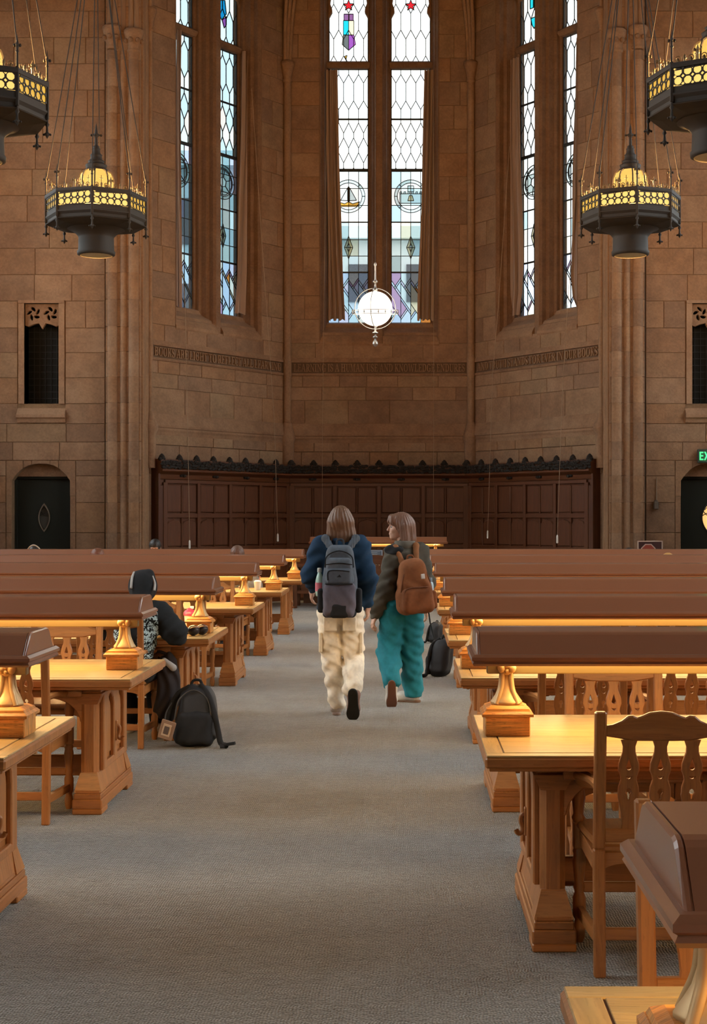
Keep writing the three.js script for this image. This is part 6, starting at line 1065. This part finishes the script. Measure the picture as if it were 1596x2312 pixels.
{
  const { t, HM } = seated('person with dark hair and headphones showing above the farthest left lamp', [-5.52, 0, -21.76], Math.PI, { top: [0.05, 0.05, 0.06], legs: [0.04, 0.05, 0.08], hair: [0.018, 0.014, 0.012], hy: 1.07, nod: -0.3 });
  const b = tube([[-0.095, 0.0, 0.02], [-0.085, 0.09, 0.02], [0, 0.15, 0.02], [0.085, 0.09, 0.02], [0.095, 0.0, 0.02]], 0.011, 6, 24); b.applyMatrix4(HM); part('headphones', boxUV(b), std([0.55, 0.48, 0.4], { roughness: 0.4 }), t);
}
seated('person with reddish hair barely showing above a lamp at left', [-3.92, 0, -18.64], Math.PI, { top: [0.12, 0.06, 0.04], legs: [0.04, 0.05, 0.08], hair: [0.16, 0.055, 0.025], hy: 1.10, nod: -0.3 });
seated('person with fair hair barely showing above a lamp at right', [3.29, 0, -18.62], Math.PI, { top: [0.5, 0.3, 0.1], legs: [0.04, 0.05, 0.08], hair: [0.62, 0.34, 0.10], hy: 1.04, nod: -0.3 });
seated('person with black hair barely showing above the farthest right lamp', [3.27, 0, -21.76], Math.PI, { top: [0.05, 0.05, 0.05], legs: [0.04, 0.05, 0.08], hair: [0.015, 0.012, 0.01], hy: 1.04, nod: -0.3 });

// ------------------------------------------------------------------ bags on the floor
const blkBag = fabric([0.016, 0.017, 0.021]), blkShine = phys([0.02, 0.022, 0.028], { roughness: 0.5, bumpMap: clothBump, bumpScale: 0.001 });
function floorBag(label, pos, turn, k = 1, detail = true) {
  const t = thing('backpack', label, 'backpack', pos, turn); t.scale.setScalar(k);
  const lean = (f) => (x, y, z) => f(x * (1 + Math.max(0, y - 0.18) * 1.5) - 0.05 * y, y, z + 0.12 * y);
  part('main_body', nets((x, y, z) => lean(rbox(0, 0.215, 0, 0.31, 0.43, 0.22, 0.09))(x, y, z) + 0.006 * Math.sin(x * 38 + y * 30 + 3 * Math.sin(y * 14)), [-0.22, -0.01, -0.2], [0.24, 0.47, 0.16], 0.009), blkShine, t);
  part('front_pocket', nets((x, y, z) => lean(rbox(0.0, 0.14, 0.105, 0.26, 0.23, 0.1, 0.045))(x, y, z) + 0.005 * Math.sin(x * 50 - y * 35), [-0.2, 0, -0.02], [0.2, 0.3, 0.2], 0.009), blkBag, t);
  part('zip', boxUV(tube([[-0.13, 0.2, 0.10], [-0.1, 0.34, 0.075], [0, 0.405, 0.06], [0.1, 0.34, 0.075], [0.13, 0.2, 0.10]], 0.006, 5, 24)), std([0.05, 0.05, 0.055], { roughness: 0.4 }), t);
  part('grab_loop', boxUV(tube([[-0.04, 0.41, -0.04], [-0.02, 0.46, -0.05], [0.03, 0.46, -0.05], [0.05, 0.41, -0.04]], 0.011, 6, 12)), blkBag, t);
  for (const g of [tube([[0.04, 0.43, -0.02], [0.10, 0.37, 0.05], [0.145, 0.25, 0.08], [0.175, 0.12, 0.09], [0.20, 0.03, 0.10], [0.245, 0.02, 0.12]], 0.021, 7, 28), tube([[-0.04, 0.42, -0.03], [-0.13, 0.36, -0.02], [-0.19, 0.2, 0.02], [-0.19, 0.05, 0.05]], 0.02, 7, 24)]) part('shoulder_strap', boxUV(g), blkBag, t);
  for (const g of [bar([0.20, 0.035, 0.10], [0.215, 0.012, 0.16], 0.03, 0.008), bar([0.245, 0.03, 0.12], [0.30, 0.04, 0.13], 0.03, 0.02)]) part('strap_web', g, blkBag, t);
  if (detail) {
    const tagM = std([0.26, 0.16, 0.11], { roughness: 0.7 }), g = part('key_tag', (() => { const q = cbox(0.105, 0.135, 0.016, 0, 0, 0, 0.01); q.rotateZ(-0.28); q.rotateY(-0.15); q.translate(-0.17, 0.14, 0.185); return q; })(), tagM, t);
    part('tag_inset', (() => { const q = merge([cbox(0.062, 0.085, 0.008, 0, 0, 0.009, 0.004)]); q.rotateZ(-0.28); q.rotateY(-0.15); q.translate(-0.17, 0.14, 0.185); return q; })(), std([0.52, 0.38, 0.28], { roughness: 0.6 }), g);
    part('tag_mark', (() => { const q = merge([cbox(0.036, 0.055, 0.006, 0, 0, 0.0145, 0.003)]); q.rotateZ(-0.28); q.rotateY(-0.15); q.translate(-0.17, 0.14, 0.185); return q; })(), std([0.09, 0.06, 0.05], { roughness: 0.6 }), g);
    part('tag_cord', boxUV(tube([[-0.185, 0.205, 0.18], [-0.18, 0.26, 0.15], [-0.15, 0.32, 0.1]], 0.005, 5, 10)), iron, t);
  }
}
floorBag('black rucksack with wooden tag standing on the carpet by the third left table', [-1.515, 0, -10.42], 0.0);
floorBag('black rucksack standing on the carpet right of the aisle, nearer of two', [0.33, 0, -15.02], -1.9, 0.9, false);
floorBag('black bag on the carpet right of the aisle, farther of two', [0.36, 0, -19.0], -2.2, 0.62, false);
{ // jacket hung over the end of the reader's chair
  const t = thing('hanging_jacket', 'dark jacket hanging between the reader\'s chair and the rucksack', 'jacket', [-1.735, 0, -10.6]);
  const f = join([cap(0, 0.60, 0, 0.05, 0.01, 0.2, 0.03, 0.055), cap(-0.03, 0.55, 0.02, 0.04, -0.05, 0.24, 0.05, 0.045), cap(0.03, 0.58, -0.03, 0.035, 0.05, 0.3, 0.0, 0.04)], 0.04);
  part('jacket_body', nets((x, y, z) => f(x, y, z) + 0.008 * Math.sin(x * 90 + 4 * Math.sin(y * 12)), [-0.13, 0.1, -0.12], [0.14, 0.68, 0.13], 0.008), fabric([0.025, 0.016, 0.016]), t);
  part('lining', nets(join([cap(-0.02, 0.60, 0.055, 0.018, 0.045, 0.545, 0.055, 0.026)], 0.01), [-0.06, 0.5, 0.01], [0.1, 0.64, 0.1], 0.006), std([0.5, 0.5, 0.52], { roughness: 0.9 }), t);
  part('hang_loop', boxUV(tube([[0.0, 0.63, 0], [-0.06, 0.655, 0.0], [-0.1, 0.65, 0.0]], 0.012, 6, 10)), fabric([0.025, 0.016, 0.016]), t);
}
// ------------------------------------------------------------------ things on the tables
const ON = TH + 0.001;
{
  const t = thing('tumbler', 'clear shaker cup with pink lid on the third left table', 'cup', [-1.70, ON, -11.42]);
  part('cup_body', boxUV(lathe([[0.001, 0], [0.036, 0], [0.038, 0.004], [0.045, 0.115], [0.042, 0.115], [0.036, 0.008], [0.001, 0.006]], 20), 1), phys([0.62, 0.40, 0.33], { roughness: 0.3 }), t);
  part('lid', boxUV(lathe([[0.049, 0.108], [0.05, 0.112], [0.05, 0.128], [0.04, 0.145], [0.024, 0.152], [0.018, 0.165], [0.001, 0.166]], 20), 1), phys([0.68, 0.035, 0.085], { roughness: 0.35 }), t);
  part('spout', boxUV(lathe([[0.014, 0.16], [0.016, 0.18], [0.001, 0.182]], 12, 0.016, 0, 0), 1), std([0.7, 0.6, 0.55]), t);
}
{
  const t = thing('headphones', 'black over-ear headphones lying on the third left table', 'headphones', [-1.56, ON, -10.83], 0.5), m = phys([0.018, 0.014, 0.018], { roughness: 0.28 });
  for (const [x, z] of [[-0.035, 0.02], [0.05, -0.03]]) { const g = nets((a, b, c) => ell(x, 0.04, z, 0.048, 0.04, 0.04)(a, b, c), [x - 0.06, -0.005, z - 0.06], [x + 0.06, 0.09, z + 0.06], 0.007); const e = part('ear_cup', g, m, t); part('ear_ring', (() => { const q = new THREE.TorusGeometry(0.032, 0.005, 6, 20).toNonIndexed(); q.rotateX(1.2); q.translate(x, 0.055, z + 0.022); return boxUV(q); })(), std([0.35, 0.22, 0.16], { metalness: 0.6, roughness: 0.3 }), e); }
  part('headband', boxUV(tube([[-0.075, 0.03, 0.01], [-0.08, 0.012, -0.05], [-0.02, 0.011, -0.10], [0.06, 0.012, -0.09], [0.085, 0.03, -0.04]], 0.009, 7, 24)), m, t);
}
{
  const t = thing('plastic_cup', 'clear cup with a straw on the fifth left table', 'cup', [-1.80, ON, -17.55]);
  part('cup_body', boxUV(lathe([[0.001, 0], [0.034, 0], [0.045, 0.10], [0.043, 0.10], [0.032, 0.004], [0.001, 0.004]], 18), 1), phys([0.8, 0.82, 0.75], { roughness: 0.25 }), t);
  part('straw', boxUV(tube([[-0.01, 0.05, 0], [0.035, 0.165, 0.0]], 0.005, 6)), std([0.45, 0.2, 0.22]), t);
  part('lid', boxUV(lathe([[0.046, 0.098], [0.047, 0.104], [0.03, 0.118], [0.001, 0.12]], 18), 1), phys([0.75, 0.75, 0.7], { roughness: 0.3 }), t);
}
renderer.render(scene, camera);
